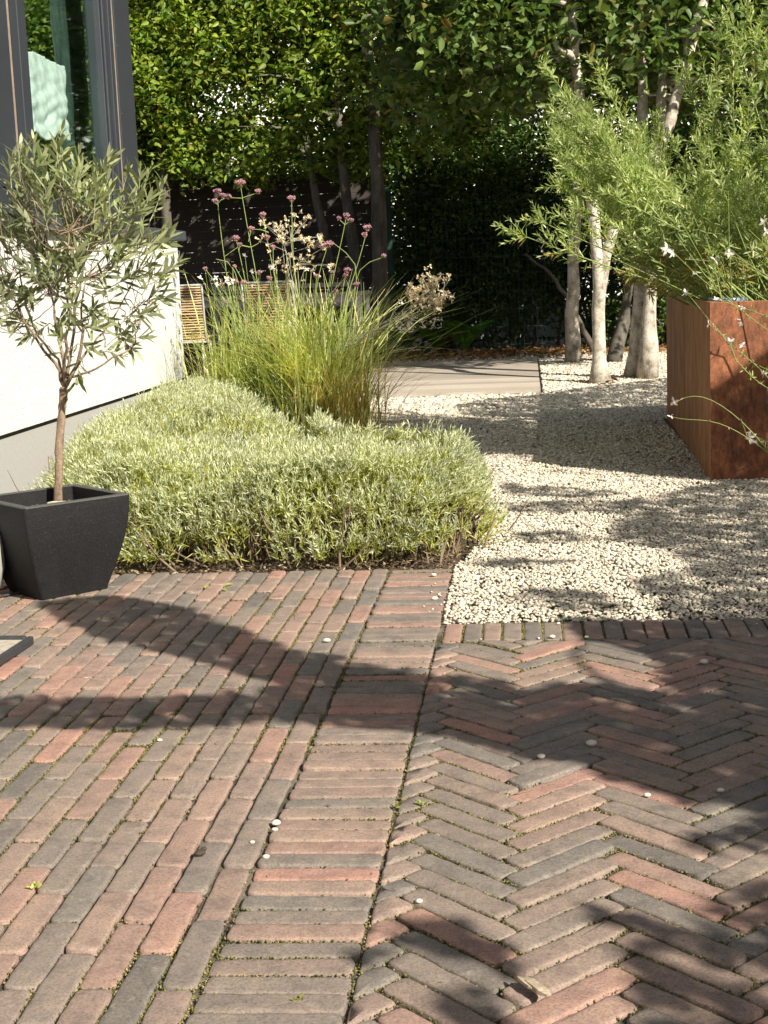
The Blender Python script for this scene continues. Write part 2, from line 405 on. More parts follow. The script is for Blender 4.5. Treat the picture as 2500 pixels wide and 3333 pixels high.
MT['lav'] = leaf_mat('lavender_leaf', [(0, (.31,.35,.22)), (.3, (.44,.48,.34)), (.65, (.56,.59,.46)), (.9, (.66,.68,.58)), (1, (.50,.52,.28))], .3, .7, tcol=(1.3, 1.4, .6), big=5, bigamt=.22)
MT['lav_yellow'] = leaf_mat('lavender_yellowing_leaf', [(0, (.25,.28,.07)), (.5, (.39,.41,.12)), (1, (.48,.46,.20))], .35, .7, big=4)
MT['lav_wood'] = simple('lavender_wood', (.16,.115,.075), .9, .4, 60)
MT['grass'] = leaf_mat('grass_blade', [(0, (.20,.26,.09)), (.4, (.40,.46,.20)), (.75, (.58,.61,.34)), (.92, (.62,.55,.34)), (1, (.42,.28,.15))], .35, .5, big=4)
MT['straw'] = leaf_mat('dry_grass_blade', [(0, (.34,.24,.12)), (.6, (.46,.36,.19)), (1, (.36,.33,.12))], .3, .6)
MT['stem_green'] = simple('green_stem', (.20,.26,.07), .7, .2, 30)
MT['stem_tan'] = simple('tan_stem', (.34,.25,.15), .8, .2, 30)
MT['stem_pale'] = simple('pale_dry_stem', (.33,.31,.24), .8, .2, 30)
MT['verbena'] = leaf_mat('verbena_floret', [(0, (.30,.14,.27)), (.4, (.50,.28,.43)), (.75, (.64,.42,.53)), (1, (.46,.26,.27))], .25, .7, tcol=(1.2, 1, 1.2))
MT['verbena_calyx'] = leaf_mat('verbena_calyx', [(0, (.22,.12,.12)), (1, (.38,.24,.20))], .2, .8)
MT['white_petal'] = leaf_mat('white_petal', [(0, (.78,.74,.72)), (.8, (.86,.84,.82)), (1, (.80,.66,.66))], .4, .6, tcol=(1, 1, 1), bigamt=.05)
MT['pink_bud'] = simple('pink_bud', (.50,.26,.24), .6, .3, 60)
MT['bract'] = leaf_mat('dry_bract', [(0, (.52,.38,.23)), (.35, (.72,.63,.46)), (1, (.85,.80,.68))], .3, .7, tcol=(1.2, 1.1, .8), bigamt=.1)
MT['gaura'] = leaf_mat('gaura_leaf', [(0, (.16,.225,.075)), (.5, (.30,.375,.155)), (.85, (.46,.51,.28)), (1, (.62,.62,.40))], .35, .45, big=3, bigamt=.25)
MT['gaura_low'] = leaf_mat('gaura_dry_leaf', [(0, (.30,.28,.09)), (.6, (.42,.36,.15)), (1, (.30,.18,.08))], .3, .6)
MT['litter'] = leaf_mat('fallen_leaf', [(0, (.14,.07,.035)), (.5, (.25,.14,.07)), (1, (.34,.22,.12))], .15, .7)
MT['mulch'] = leaf_mat('bark_mulch', [(0, (.05,.035,.025)), (.6, (.12,.08,.055)), (.9, (.30,.23,.16)), (1, (.48,.42,.34))], .05, .9)
MT['weed'] = leaf_mat('weed_leaf', [(0, (.20,.23,.07)), (1, (.36,.37,.15))], .3, .6)
MT['driftwood'] = simple('broken_wood', (.36,.29,.21), .85, .35, 30, stretch=(1, 8, 8), bmp=.5)
MT['dropping'] = simple('dark_dropping', (.05,.035,.025), .8, .4, 90)

# ================================================================== SETTING
def sheet(name, x0, y0, x1, y1, z, mat, kind='structure', nx=1, ny=1):
    xs = np.linspace(x0, x1, nx+1); ys = np.linspace(y0, y1, ny+1)
    V = np.array([[x, y, z] for y in ys for x in xs])
    i = np.arange(nx); j = np.arange(ny); I, J = np.meshgrid(i, j)
    a = (J*(nx+1)+I).ravel()
    o = np_mesh(name, V, [np.stack([a, a+1, a+nx+2, a+nx+1], -1)], mat)
    return tag(o, kind=kind)
sheet('ground', -200, -200, 200, 200, -0.035, MT['soil'])
sheet('paving_bed', -3.2, -4.0, 2.6, 2.875, -0.0075, MT['joint'])

# ---- bricks: every brick is a clipped polygon grown to a worn, rounded block
def clip_poly(poly, nx, ny, c):
    out = []
    for i in range(len(poly)):
        a, b_ = poly[i], poly[(i+1) % len(poly)]
        da = a[0]*nx+a[1]*ny-c; db = b_[0]*nx+b_[1]*ny-c
        if da >= 0: out.append(a)
        if da*db < 0:
            t = da/(da-db); out.append((a[0]+t*(b_[0]-a[0]), a[1]+t*(b_[1]-a[1])))
    return out
def brick_geo(poly, z=0.0, tilt=(0, 0), step=.011):
    P = np.array(poly); pts = []
    n = len(P)
    for i in range(n):
        a, b_ = P[i], P[(i+1) % n]
        k = max(1, int(np.linalg.norm(b_-a)/step))
        for t in range(k): pts.append(a+(b_-a)*t/k)
    Q = np.array(pts)
    if len(Q) < 6: return None
    for _ in range(1): Q = .25*np.roll(Q, 1, 0)+.5*Q+.25*np.roll(Q, -1, 0)
    c = Q.mean(0)
    T = np.roll(Q, -1, 0)-np.roll(Q, 1, 0); N = np.stack([T[:, 1], -T[:, 0]], -1); N /= np.maximum(np.linalg.norm(N, axis=1, keepdims=True), 1e-9)
    m = len(Q)
    w = rng.normal(size=m); 
    w = (np.roll(w, 1)+w+np.roll(w, -1))/3
    Q = Q+N*(w*.0011)[:, None]
    chip = np.abs(rng.normal(size=m)); chip = (np.roll(chip, 1)+2*chip+np.roll(chip, -1))/4
    rings = []
    def ring(off, zz, zn=0): 
        q = Q-N*(off)[:, None]
        rings.append(np.column_stack([q, np.full(m, zz)+rng.normal(size=m)*zn]))
    one = np.ones(m)
    ring(0*one, -.05); ring(0*one, -.0034, .0004); ring(.0007*one+.0007*chip, -.0011, .0003); ring(.0024*one+.0013*chip, -.0001, .0002)
    A_ = .5*abs(np.dot(Q[:, 0], np.roll(Q[:, 1], 1))-np.dot(Q[:, 1], np.roll(Q[:, 0], 1))); q = Q-N*(.008 if A_ > .006 else .0035); q = q+(c-q)*.03; rings.append(np.column_stack([q, np.full(m, .0002)]))
    V = np.concatenate(rings)
    V[:, 2] += z + (V[:, 0]-c[0])*tilt[0] + (V[:, 1]-c[1])*tilt[1]
    i = np.arange(m); j = (i+1) % m
    quads = [np.stack([k*m+i, k*m+j, (k+1)*m+j, (k+1)*m+i], -1) for k in range(4)]
    cen = np.array([[c[0], c[1], z+.0002]]); V = np.concatenate([V, cen])
    tri = np.stack([4*m+i, 4*m+j, np.full(m, 5*m)], -1)
    return V, [np.concatenate(quads), tri], Q
def rect(cx, cy, l, w, a):
    ca, sa = math.cos(a), math.sin(a)
    return [(cx+x*ca-y*sa, cy+x*sa+y*ca) for x, y in ((-l/2,-w/2),(l/2,-w/2),(l/2,w/2),(-l/2,w/2))]
MOSSP = []
def brick_field(name, rects, clips=()):
    parts = []
    for (cx, cy, l, w, a) in rects:
        poly = rect(cx+random.gauss(0, .0008), cy+random.gauss(0, .0008), l*random.uniform(.985, 1.01), w*random.uniform(.965, 1.025), a+random.gauss(0, .006))
        for cl in clips: poly = clip_poly(poly, *cl)
        if len(poly) < 3: continue
        P = np.array(poly); ar = .5*abs(np.dot(P[:, 0], np.roll(P[:, 1], 1))-np.dot(P[:, 1], np.roll(P[:, 0], 1)))
        if ar < 6e-4: continue
        z = random.gauss(0, .0016)
        g = brick_geo(poly, z, (random.gauss(0, .010), random.gauss(0, .008)))
        if g is None: continue
        parts.append((g[0], g[1])); MOSSP.append(g[2])
    V, Fs = cat_geo(parts)
    o = np_mesh(name, V, Fs, MT['brick'])
    ang = o.data.shade_smooth() if hasattr(o.data, 'shade_smooth') else None
    return tag(o, kind='structure')
# running bond on the left
rects = []
PW, PL = .0545, .206
for i in range(0, 46):
    x = -.207-PW*(i+.5)
    off = (.5 if i % 2 else 0)*PL + random.uniform(-.018, .018)
    y = 2.862
    first = PL*(1.0 if i % 2 else .5)
    rects.append((x, y-first/2, first-.0055, PW-.0062, math.pi/2) if False else (x, y-first/2, first-.0055, PW-.0062, 0))
    rects[-1] = (x, y-first/2, first-.0055, PW-.0062, math.pi/2)
    y -= first
    while y > -1.1:
        rects.append((x+random.gauss(0, .0006), y-PL/2+random.uniform(-.002, .002), PL-.005, PW-.0055, math.pi/2)); y -= PL
brick_field('running_bond_paving', rects)
# soldier strip
rects = []
y = 2.858
while y > -1.1:
    p = random.uniform(.0500, .0532); rects.append((-.1018, y-p/2, .1985, p-.0042, random.gauss(0, .006))); y -= p
brick_field('brick_edging', rects)
# header row below the gravel
rects = []
x = .012
while x < 2.5:
    p = random.uniform(.0500, .0532); rects.append((x+p/2, 2.017, .188, p-.005, math.pi/2)); x += p
brick_field('brick_header_row', rects)
# herringbone
HL, HW = .2178, .0515; s2 = math.sqrt(.5)
rects = []
for col_i in range(-6, 14):
    for k in range(-90, 90):
        for typ in (0, 1):
            if typ == 0: a, b_ = k*HW+HL/2, k*HW+HW/2
            else: a, b_ = k*HW+HW/2, (k+1)*HW+HL/2
            a -= HL*col_i; b_ += HL*col_i
            X = s2*(a-b_)+.2227; Y = s2*(a+b_)+.613-s2*(HL/2+1.5*HW)
            if X < -.1 or X > 2.4 or Y < -1.1 or Y > 2.05: continue
            rects.append((X, Y, HL-.0055, HW-.0046, math.pi/4 if typ == 0 else 3*math.pi/4))
brick_field('herringbone_paving', rects, clips=[(1, 0, .002), (0, -1, -1.919)])

# ---- moss, sand grains and crumbs in the joints (stuff)
def octa(P, R):
    m = len(P)
    t = np.array([[1,0,0],[-1,0,0],[0,1,0],[0,-1,0],[0,0,1],[0,0,-1]], float)
    S = R[:, None, None]*(0.6+.8*rng.random((m, 6, 1)))
    V = P[:, None, :]+t[None]*S
    f = np.array([[0,2,4],[2,1,4],[1,3,4],[3,0,4],[2,0,5],[1,2,5],[3,1,5],[0,3,5]])
    return V.reshape(-1, 3), [(f[None]+(np.arange(m)*6)[:, None, None]).reshape(-1, 3)]
allq = []
for Q in MOSSP:
    if Q[:, 1].mean() < -.35 or Q[:, 0].mean() < -1.9 or Q[:, 0].mean() > 1.25: continue
    T = np.roll(Q, -1, 0)-np.roll(Q, 1, 0); N = np.stack([T[:, 1], -T[:, 0]], -1); N /= np.maximum(np.linalg.norm(N, axis=1, keepdims=True), 1e-9)
    for rep in range(8):
        tt = rng.random((len(Q), 1)); q = Q*(1-tt)+np.roll(Q, -1, 0)*tt
        allq.append(q+N*(.0012+.003*rng.random((len(Q), 1))-.001))
q = np.concatenate(allq)
# patchy
def vnoise(p, s, seed):
    r = np.random.default_rng(seed); ph = r.random((6, 2))*6.28; k = r.normal(size=(6, 2))*s
    return sum(np.sin(p@k[i]+ph[i, 0]) for i in range(6))/6
keep = rng.random(len(q)) < np.clip(.40+1.5*vnoise(q, 9, 3)+.6*vnoise(q, 40, 4)-.12*np.clip(q[:, 1]-.6, 0, 2), .03, 1)
q = q[keep]
V, Fs = octa(np.column_stack([q, -.0065+.0055*rng.random(len(q))]), .0007+.0019*rng.random(len(q))**2)
tag(np_mesh('moss', V, Fs, MT['moss']), 'mossy sand and crumbs in the joints between the paving bricks', 'moss', kind='stuff')

# ---- gravel
def in_poly(px, py, poly):
    poly = np.asarray(poly); ins = np.zeros(len(px), bool); j = len(poly)-1
    for i in range(len(poly)):
        xi, yi = poly[i]; xj, yj = poly[j]
        c = ((yi > py) != (yj > py)) & (px < (xj-xi)*(py-yi)/(yj-yi+1e-12)+xi)
        ins ^= c; j = i
    return ins
GP = [(.004, 2.12), (2.6, 2.12), (3.4, 6), (4.2, 15.0), (-1.4, 14.2), (-2.5, 9.4), (-1.6, 8.3), (-.9, 7.3), (-.5, 5.2), (-.35, 4.05), (.1, 3.6), (.03, 2.95), (.004, 2.86)]
o = np_mesh('gravel_bed', np.array([(x, y, -.014) for x, y in GP]), [np.arange(len(GP))[None]], MT['gravel_base']); tag(o, kind='structure')
DECK = (-2.6, 9.27, .33, 13.14)
def ico():
    t = (1+5**.5)/2
    v = np.array([[-1,t,0],[1,t,0],[-1,-t,0],[1,-t,0],[0,-1,t],[0,1,t],[0,-1,-t],[0,1,-t],[t,0,-1],[t,0,1],[-t,0,-1],[-t,0,1]])/math.sqrt(1+t*t)
    f = np.array([[0,11,5],[0,5,1],[0,1,7],[0,7,10],[0,10,11],[1,5,9],[5,11,4],[11,10,2],[10,7,6],[7,1,8],[3,9,4],[3,4,2],[3,2,6],[3,6,8],[3,8,9],[4,9,5],[2,4,11],[6,2,10],[8,6,7],[9,8,1]])
    return v, f
IV, IF = ico()
def stones(P, R):
    m = len(P)
    V = IV[None]*(1+.24*rng.normal(size=(m, 12, 1)).clip(-1.7, 1.7))
    sc = np.stack([.85+.6*rng.random(m), .65+.35*rng.random(m), .42+.35*rng.random(m)], -1)
    V = V*sc[:, None, :]
    a, b_ = rng.random(m)*6.28, rng.normal(size=m)*.5
    ca, sa, cb, sb = np.cos(a), np.sin(a), np.cos(b_), np.sin(b_)
    Rm = np.zeros((m, 3, 3)); Rm[:, 0, 0] = ca; Rm[:, 0, 1] = -sa*cb; Rm[:, 0, 2] = sa*sb; Rm[:, 1, 0] = sa; Rm[:, 1, 1] = ca*cb; Rm[:, 1, 2] = -ca*sb; Rm[:, 2, 1] = sb; Rm[:, 2, 2] = cb
    V = np.einsum('mij,mkj->mki', Rm, V)*R[:, None, None]+P[:, None, :]
    return V.reshape(-1, 3), [(IF[None]+(np.arange(m)*12)[:, None, None]).reshape(-1, 3)]
parts = []
for (y0, y1, x0, x1, dens, r0, r1) in ((2.1, 3.6, 0, 1.35, 12500, .0036, .0076), (3.6, 5.2, -.5, 1.6, 10000, .0044, .0084), (5.2, 8.0, -1.3, 1.5, 5000, .0066, .0105), (8.0, 15.2, -2.6, 2.6, 2000, .011, .017)):
    n = int(dens*(y1-y0)*(x1-x0)); x = x0+(x1-x0)*rng.random(n); y = y0+(y1-y0)*rng.random(n)
    k = in_poly(x, y, GP) & ~((x > DECK[0]) & (x < DECK[2]+.02) & (y > DECK[1]) & (y < DECK[3])) & ~((x > 1.03) & (y > 4.58) & (y < 7.2))
    x, y = x[k], y[k]; p = np.column_stack([x, y])
    R = r0+(r1-r0)*rng.random(len(x))**1.5
    edge = np.minimum(1, np.maximum(0, (np.minimum(y-2.12, 10))/.12))
    z = -.008+.010*edge+.008*rng.random(len(x))+.006*vnoise(p, 4, 9)*edge
    parts.append(stones(np.column_stack([x, y, z]), R))
n = 20; xs = np.where(rng.random(n) < .6, .02+1.2*rng.random(n), -.06*rng.random(n)); ys = np.where(xs > .01, 2.10-.20*rng.random(n)**2.2, 2.15+.7*rng.random(n))
parts.append(stones(np.column_stack([xs, ys, np.full(n, .002)]), .0025+.003*rng.random(n)))
V, Fs = cat_geo(parts)
tag(np_mesh('gravel', V, Fs, MT['stone']), 'pale crushed limestone gravel between the brick paving and the trees', 'gravel', kind='stuff')

n = 420; x = .05+1.2*rng.random(n); y = 2.2+7*rng.random(n)**1.6; P = np.column_stack([x, y, .008+.006*rng.random(n)])
leaf_mesh('gravel_litter', P, nrm(rng.normal(size=(n, 3))*np.array([1, 1, .15])), nrm(rng.normal(size=(n, 3))*.4+np.array([0, 0, 1])), .006+.018*rng.random(n)**2, .003+.007*rng.random(n), 'olive', MT['mulch'])
tag(bpy.data.objects['gravel_litter'], 'dry leaf bits and twig crumbs scattered on the pale gravel', 'litter', kind='stuff')

# ================================================================== HOUSE
XW, YC = -2.0, 7.81
house = empty('house', (-3.5, 5, 0), 'white rendered house corner with grey plinth and tall anthracite window', 'house')
mb = MB(); mb.box((-6.0, -2.0, .31), (XW, YC, 1.19)); mb.build('wall', MT['stucco'], house)
mb = MB(); mb.box((-5.98, -1.98, .285), (XW-.03, YC-.03, .312)); mb.build('sealing_strip', MT['black_gap'], house)
mb = MB(); mb.box((-5.98, -1.98, -.03), (XW-.018, YC-.018, .286)); mb.build('plinth', MT['plinth'], house)
mb = MB()
mb.box((-6.0, -1.95, 1.192), (XW+.05, YC+.055, 1.252)); mb.build('window_sill', MT['anthracite_sill'], house, bevel=.004)
XF = -2.18
win = empty('window', (XF, 6.5, 1.25), None, None); win.parent = house; win.location = Vector((XF, 6.5, 1.25))-Vector(house.location)
# outer frame, corner post, mullion, rails
mb = MB()
mb.box((XF-.06, 7.30, 1.253), (XF, 7.655, 3.4))             # wide corner cover
mb.box((XF-.10, 7.02, 1.40), (XF-.012, 7.298, 3.4))
mb.box((-3.9, 7.60, 1.253), (XF-.062, 7.655, 1.42)); mb.box((-3.9, 7.60, 3.2), (XF-.062, 7.655, 3.4))
mb.build('corner_post', MT['anthracite'], win, bevel=.003)
mb = MB(); mb.box((XF-.008, 7.255, 1.41), (XF-.002, 7.272, 3.4)); mb.build('pale_edge_seal', MT['orange_seal'], win)
mb = MB(); mb.box((XF-.011, 7.13, 1.41), (XF+.012, 7.20, 3.4)); mb.box((XF-.011, 7.04, 1.41), (XF+.004, 7.085, 3.4)); mb.build('sash_profile', MT['anthracite'], win, bevel=.004)
mb = MB(); mb.box((XF-.09, 2.0, 1.253), (XF-.005, 7.298, 1.398)); mb.build('bottom_rail', MT['anthracite'], win, bevel=.004)
mb = MB()
mb.box((XF-.10, 4.62, 1.40), (XF+.004, 5.36, 3.4))
mb.box((XF-.08, 5.36, 1.40), (XF-.014, 5.43, 3.4)); mb.box((XF-.10, 5.50, 1.40), (XF+.01, 5.62, 3.4))
mb.build('mullion', MT['anthracite'], win, bevel=.004)
mb = MB(); mb.box((XF-.078, 5.432, 1.40), (XF-.03, 5.498, 3.4)); mb.build('shadow_groove', MT['black_gap'], win)
mb = MB(); mb.box((XF+.001, 5.372, 1.41), (XF+.006, 5.386, 3.4)); mb.build('pale_edge_seal', MT['orange_seal'], win)
mb = MB(); mb.box((XF-.056, 5.622, 1.40), (XF-.046, 7.018, 3.4)); mb.build('pane', MT['glass'], win)
mb = MB(); mb.box((XF-.056, 2.0, 1.40), (XF-.046, 4.618, 3.4)); mb.build('pane', MT['glass'], win)
mb = MB(); mb.box((-3.9, 7.622, 1.42), (XF-.063, 7.632, 3.2)); mb.build('pane', MT['glass'], win)
# room behind the panes, roof above the frame
mb = MB()
mb.box((-6.0, 2.0, 1.254), (-5.9, 7.59, 3.4)); mb.box((-5.88, 1.6, 1.254), (XF-.02, 1.98, 3.4)); mb.box((-6.0, 7.60, 1.254), (-3.902, 7.66, 3.4))
mb.box((-5.9, 2.0, 1.254), (XF-.1, 7.59, 1.27))
mb.build('room', MT['interior'], house)
mb = MB(); mb.box((-6.2, -2.2, 3.402), (XW+.06, YC+.08, 3.75)); mb.box((-5.9, 1.9, 3.401-.06), (XF-.11, 7.58, 3.398)); mb.build('roof', MT['anthracite_sill'], house)
# screws on the corner cover
for zz in (1.55, 1.95, 2.35, 2.75):
    mb = MB(); mb.tube([(XF, 7.33, zz), (XF+.004, 7.33, zz)], [.006, .005], 8); mb.build('screw', MT['anthracite_sill'], win)
# added sheets behind the pane stand in for its white and green reflections
def drape(name, label, cat, y0, y1, ztop, folds, mat, x, amp, parent=None):
    nu, nv = 60, 40
    V = []
    for j in range(nv+1):
        v = j/nv
        for i in range(nu+1):
            u = i/nu; y = y0+(y1-y0)*u
            z = ztop(u)*(1-v)+folds(u)*v
            xx = x + amp*(.5*math.sin(u*9+v*2)+.35*math.sin(u*27+v*5)+.25*math.sin(u*61-v*13)+(1.3*abs(math.sin(v*7.5+u*.9+.4*math.sin(u*13)))+.3*math.sin(v*37+u*17))*min(1, v*1.6))
            V.append((xx, y, z))
    I, J = np.meshgrid(np.arange(nu), np.arange(nv)); a = (J*(nu+1)+I).ravel()
    o = np_mesh(name, np.array(V), [np.stack([a, a+1, a+nu+2, a+nu+1], -1)], mat, parent, smooth=True)
    sm = o.modifiers.new('thickness', 'SOLIDIFY'); sm.thickness = .004
    return o
o = drape('white_reflection_sheet', None, None, 6.05, 6.80, lambda u: 2.14+.05*u+.02*math.sin(u*5), lambda u: 1.72+.02*math.sin(u*11)+.05*u, MT['reflection_white'], -2.36, .012)
tag(o, 'crumpled white sheet added behind the tall pane in place of its bright reflection', 'reflection sheet')
o = drape('green_reflection_sheet', None, None, 6.84, 7.50, lambda u: 3.35, lambda u: 1.30, MT['reflection_green'], -2.44, .012)
tag(o, 'dark green sheet added at the right side in place of the green window reflection', 'curtain')

# ================================================================== PLANTER (corten)
pl = empty('steel_planter', (1.6, 5.9, 0), 'tall rusty corten steel planter box standing on the gravel', 'planter')
px0, px1, py0, py1, pz = 1.0, 2.35, 4.553, 7.23, .752
t = .004; lip = .035; pr_ = -.0245, (px0, py0)
mb = MB(); mb.box((px0, py0, -.02), (px1, py0+t, pz), *pr_); mb.build('front_panel', MT['corten'], pl)
mb = MB(); mb.box((px0, py0+t+.0002, -.02), (px0+t, py1, pz), *pr_); mb.build('side_panel', MT['corten_side'], pl)
mb = MB(); mb.box((px1-t, py0+t+.0002, -.02), (px1, py1, pz), *pr_); mb.build('side_panel', MT['corten_side'], pl)
mb = MB(); mb.box((px0+t, py1-t, -.02), (px1-t, py1-.0002, pz), *pr_); mb.build('back_panel', MT['corten'], pl)
mb = MB(); mb.box((px0+.0005, py0+.0005, pz+.0003), (px1-.0005, py0+lip, pz+.003), *pr_); mb.box((px0+.0005, py1-lip, pz+.0003), (px1-.0005, py1-.0005, pz+.003), *pr_)
mb.box((px0+.0005, py0+lip+.0002, pz+.0003), (px0+lip, py1-lip-.0002, pz+.003), *pr_); mb.box((px1-lip, py0+lip+.0002, pz+.0003), (px1-.0005, py1-lip-.0002, pz+.003), *pr_); mb.build('rim', MT['corten_side'], pl)
mb = MB(); mb.box((px0+t+.001, py0+t+.001, .55), (px1-t-.001, py1-t-.001, pz-.05), *pr_); mb.build('soil', MT['soil'], pl)
# blue bowl standing in the planter
p = gY(1560, 640, 4.95)
def lathe(mb, prof, c, n=24):
    vs = []; fs = []
    for r_, z in prof:
        for i in range(n): vs.append((c[0]+r_*math.cos(2*math.pi*i/n), c[1]+r_*math.sin(2*math.pi*i/n), z))
    for k in range(len(prof)-1):
        for i in range(n): fs.append((k*n+i, k*n+(i+1) % n, (k+1)*n+(i+1) % n, (k+1)*n+i))
    fs.append(tuple(range(n-1, -1, -1)))
    mb.add(vs, fs)
mb = MB(); lathe(mb, [(.06, .70), (.075, .73), (.082, .765), (.078, .768), (.07, .735)], (p[0], 4.78), 28)
tag(mb.build('blue_bowl', MT['blue_pot'], None, smooth=True), 'small pale blue bowl sunk in the rusty planter behind its front rim', 'bowl')

# ================================================================== BLACK POT AND OLIVE TREE
PC = (-1.217, 2.635)
pot = empty('plant_pot', (PC[0], PC[1], 0), 'black square tapered pot of rough stone mix holding the olive tree', 'pot')
HR = .292
def sq_ring(h, z, r_=.02, n=5):
    """rounded square with half diagonal h, corners pointing to the axes"""
    a = h*math.sqrt(.5); pts = []
    for k, (sx, sy) in enumerate(((1, 1), (-1, 1), (-1, -1), (1, -1))):
        for i in range(n):
            t_ = k*math.pi/2+i/(n-1)*math.pi/2
            x = sx*(a-r_)+r_*math.cos(t_); y = sy*(a-r_)+r_*math.sin(t_)
            ca = math.sqrt(.5); pts.append((PC[0]+(x-y)*ca, PC[1]+(x+y)*ca, z))
    return pts
prof = []
for i in range(15):
    v = i/14; h = .158+.090*math.sin(v*math.pi/2)**1.05; prof.append((h, HR*v, .010))
prof += [(.247, HR+.002, .009), (.243, HR+.004, .008), (.215, HR+.004, .006), (.212, HR+.002, .006), (.208, .20, .006)]
vs = []; fs = []
for h, z, r_ in prof: vs += sq_ring(h, z, r_)
nr = 20
for k in range(len(prof)-1):
    for i in range(nr): fs.append((k*nr+i, k*nr+(i+1) % nr, (k+1)*nr+(i+1) % nr, (k+1)*nr+i))
fs.append(tuple(range(nr-1, -1, -1)))
mb = MB(); mb.add(vs, fs); o = mb.build('pot_body', MT['black_pot'], pot)
k0 = 14*nr
o.data.materials.append(MT['pot_rim'])
for pg in o.data.polygons:
    if pg.center.z > HR-.03 and abs(pg.normal.z) > .3: pg.material_index = 1
    if pg.center.z > .2 and (pg.center.x-0)**2+(pg.center.y-0)**2 < .05 and pg.normal.dot(Vector((-pg.center.x, -pg.center.y, 0))) > .05: pg.material_index = 1
mb = MB(); rr_ = sq_ring(.2095, .243, .006); mb.add(rr_, [tuple(range(nr))]); mb.build('soil', MT['soil'], pot)
# bark chips on the soil
n = 260; a = rng.random((n, 2))-.5; rot45 = np.array([[s2, -s2], [s2, s2]]); xy = (a*.28)@rot45.T
P = np.column_stack([xy[:, 0]+PC[0], xy[:, 1]+PC[1], .245+.006*rng.random(n)])
V, Fs = stones(P, .004+.006*rng.random(n)); np_mesh('bark_chips', V, Fs, MT['mulch'], pot)
# roots / pale tie
mb = MB(); mb.tube([(-1.20+.05*math.cos(t_), 2.70+.04*math.sin(t_), .250+.012*math.sin(t_*.5)) for t_ in np.linspace(.3, 5.2, 14)], [.0035]*14, 6); mb.build('tie_cord', MT['stem_pale'], pot, smooth=True)

T0 = gz(125, 1090, .25)
YT = T0[1]
ol = empty('olive_tree', (T0[0], T0[1], .24), 'young olive tree with slim bare trunk and silvery crown in the black pot', 'tree')
def at(x, y, Y): return gY(x, y, Y)
trunk = [at(125, 1092, YT), at(128, 1000, YT), at(130, 930, YT+.005), at(136, 870, YT), at(140, 838, YT)]
mb = MB(); tr = np.array(trunk)
ts = np.linspace(0, 1, 22); fine = np.stack([np.interp(ts, np.linspace(0, 1, len(tr)), tr[:, k]) for k in range(3)], -1)
fine += rng.normal(size=fine.shape)*np.array([.0012, .0012, 0])
rad = np.interp(ts, [0, .08, .6, 1], [.0155, .0132, .0122, .0135])*(1+.05*rng.normal(size=22))
mb.tube(fine, rad, 14)
# main limbs
limbs = []
def limb(pts, r0, r1):
    pts = np.array(pts); ts = np.linspace(0, 1, 12)
    f = np.stack([np.interp(ts, np.linspace(0, 1, len(pts)), pts[:, k]) for k in range(3)], -1)
    f = (np.concatenate([f[:1], .25*f[:-2]+.5*f[1:-1]+.25*f[2:], f[-1:]]))
    f[1:-1] += rng.normal(size=f[1:-1].shape)*.003
    limbs.append(f); mb.tube(f, np.linspace(r0, r1, 12)*.74, 8)
top = trunk[-1]
tl_ = [([top, at(137, 800, YT), at(128, 730, YT+.02), at(112, 650, YT+.04), at(95, 560, YT+.05)], .009, .003),
       ([top, at(165, 790, YT), at(180, 745, YT-.03), at(178, 690, YT-.03), at(185, 600, YT-.05)], .010, .003),
       ([top, at(150, 780, YT+.02), at(160, 700, YT+.06), at(170, 620, YT+.08), at(200, 520, YT+.09)], .008, .003),
       ([at(152, 815, YT), at(190, 805, YT-.04), at(235, 780, YT-.06), at(285, 755, YT-.05), at(300, 700, YT-.04)], .006, .002),
       ([top, at(120, 790, YT-.03), at(90, 750, YT-.09), at(50, 690, YT-.12), at(10, 600, YT-.1)], .008, .003),
       ([top, at(130, 780, YT+.03), at(90, 740, YT+.10), at(55, 660, YT+.16), at(40, 560, YT+.17)], .007, .003),
       ([at(165, 790, YT), at(205, 740, YT+.04), at(250, 680, YT+.1), at(290, 600, YT+.12)], .006, .002),
       ([top, at(140, 760, YT-.05), at(150, 690, YT-.12), at(140, 600, YT-.17), at(150, 500, YT-.17)], .008, .003)]
for a_ in tl_: limb(*a_)
mb.build('trunk', MT['olive_bark'], ol, smooth=True)
# twigs from limbs to crown targets, ending in leafy shoots
CC = at(125, 580, YT); ctr = np.array(CC)
LP = np.concatenate(limbs)
targets = []
while len(targets) < 180:
    d = rvec(1)[0]; rr_ = rng.random()**.45
    p_ = ctr+d*rr_*np.array([.33, .30, .29])+np.array([0, 0, .0])
    if p_[2] < ctr[2]-.15 and rng.random() < .45: continue
    targets.append(p_)
targets = np.array(targets)
tw = []; twr = []; shB = []; shD = []; shL = []
for p_ in targets:
    d2 = np.linalg.norm(LP-p_, axis=1)+.35*np.maximum(0, LP[:, 2]-p_[2]+.05); b_ = LP[np.argmin(d2)]
    mid = (b_+p_)/2+np.array([0, 0, -.02])+rng.normal(size=3)*.012
    tw.append([b_, .5*(b_+mid)+rng.normal(size=3)*.004, mid, .5*(mid+p_)+rng.normal(size=3)*.006, p_]); twr.append([.0020, .0017, .0014, .0012, .0010])
    out = nrm(p_-ctr+np.array([0, 0, .05]))
    up = np.array([0, 0, 1.0]); hgt = (p_[2]-ctr[2])/.28
    dd = nrm(out*.8+up*(.55+.75*max(0, hgt))+rng.normal(size=3)*.25)
    shB.append(p_); shD.append(dd); shL.append((.055+.05*rng.random())*(1.25 if hgt > .3 else .9))
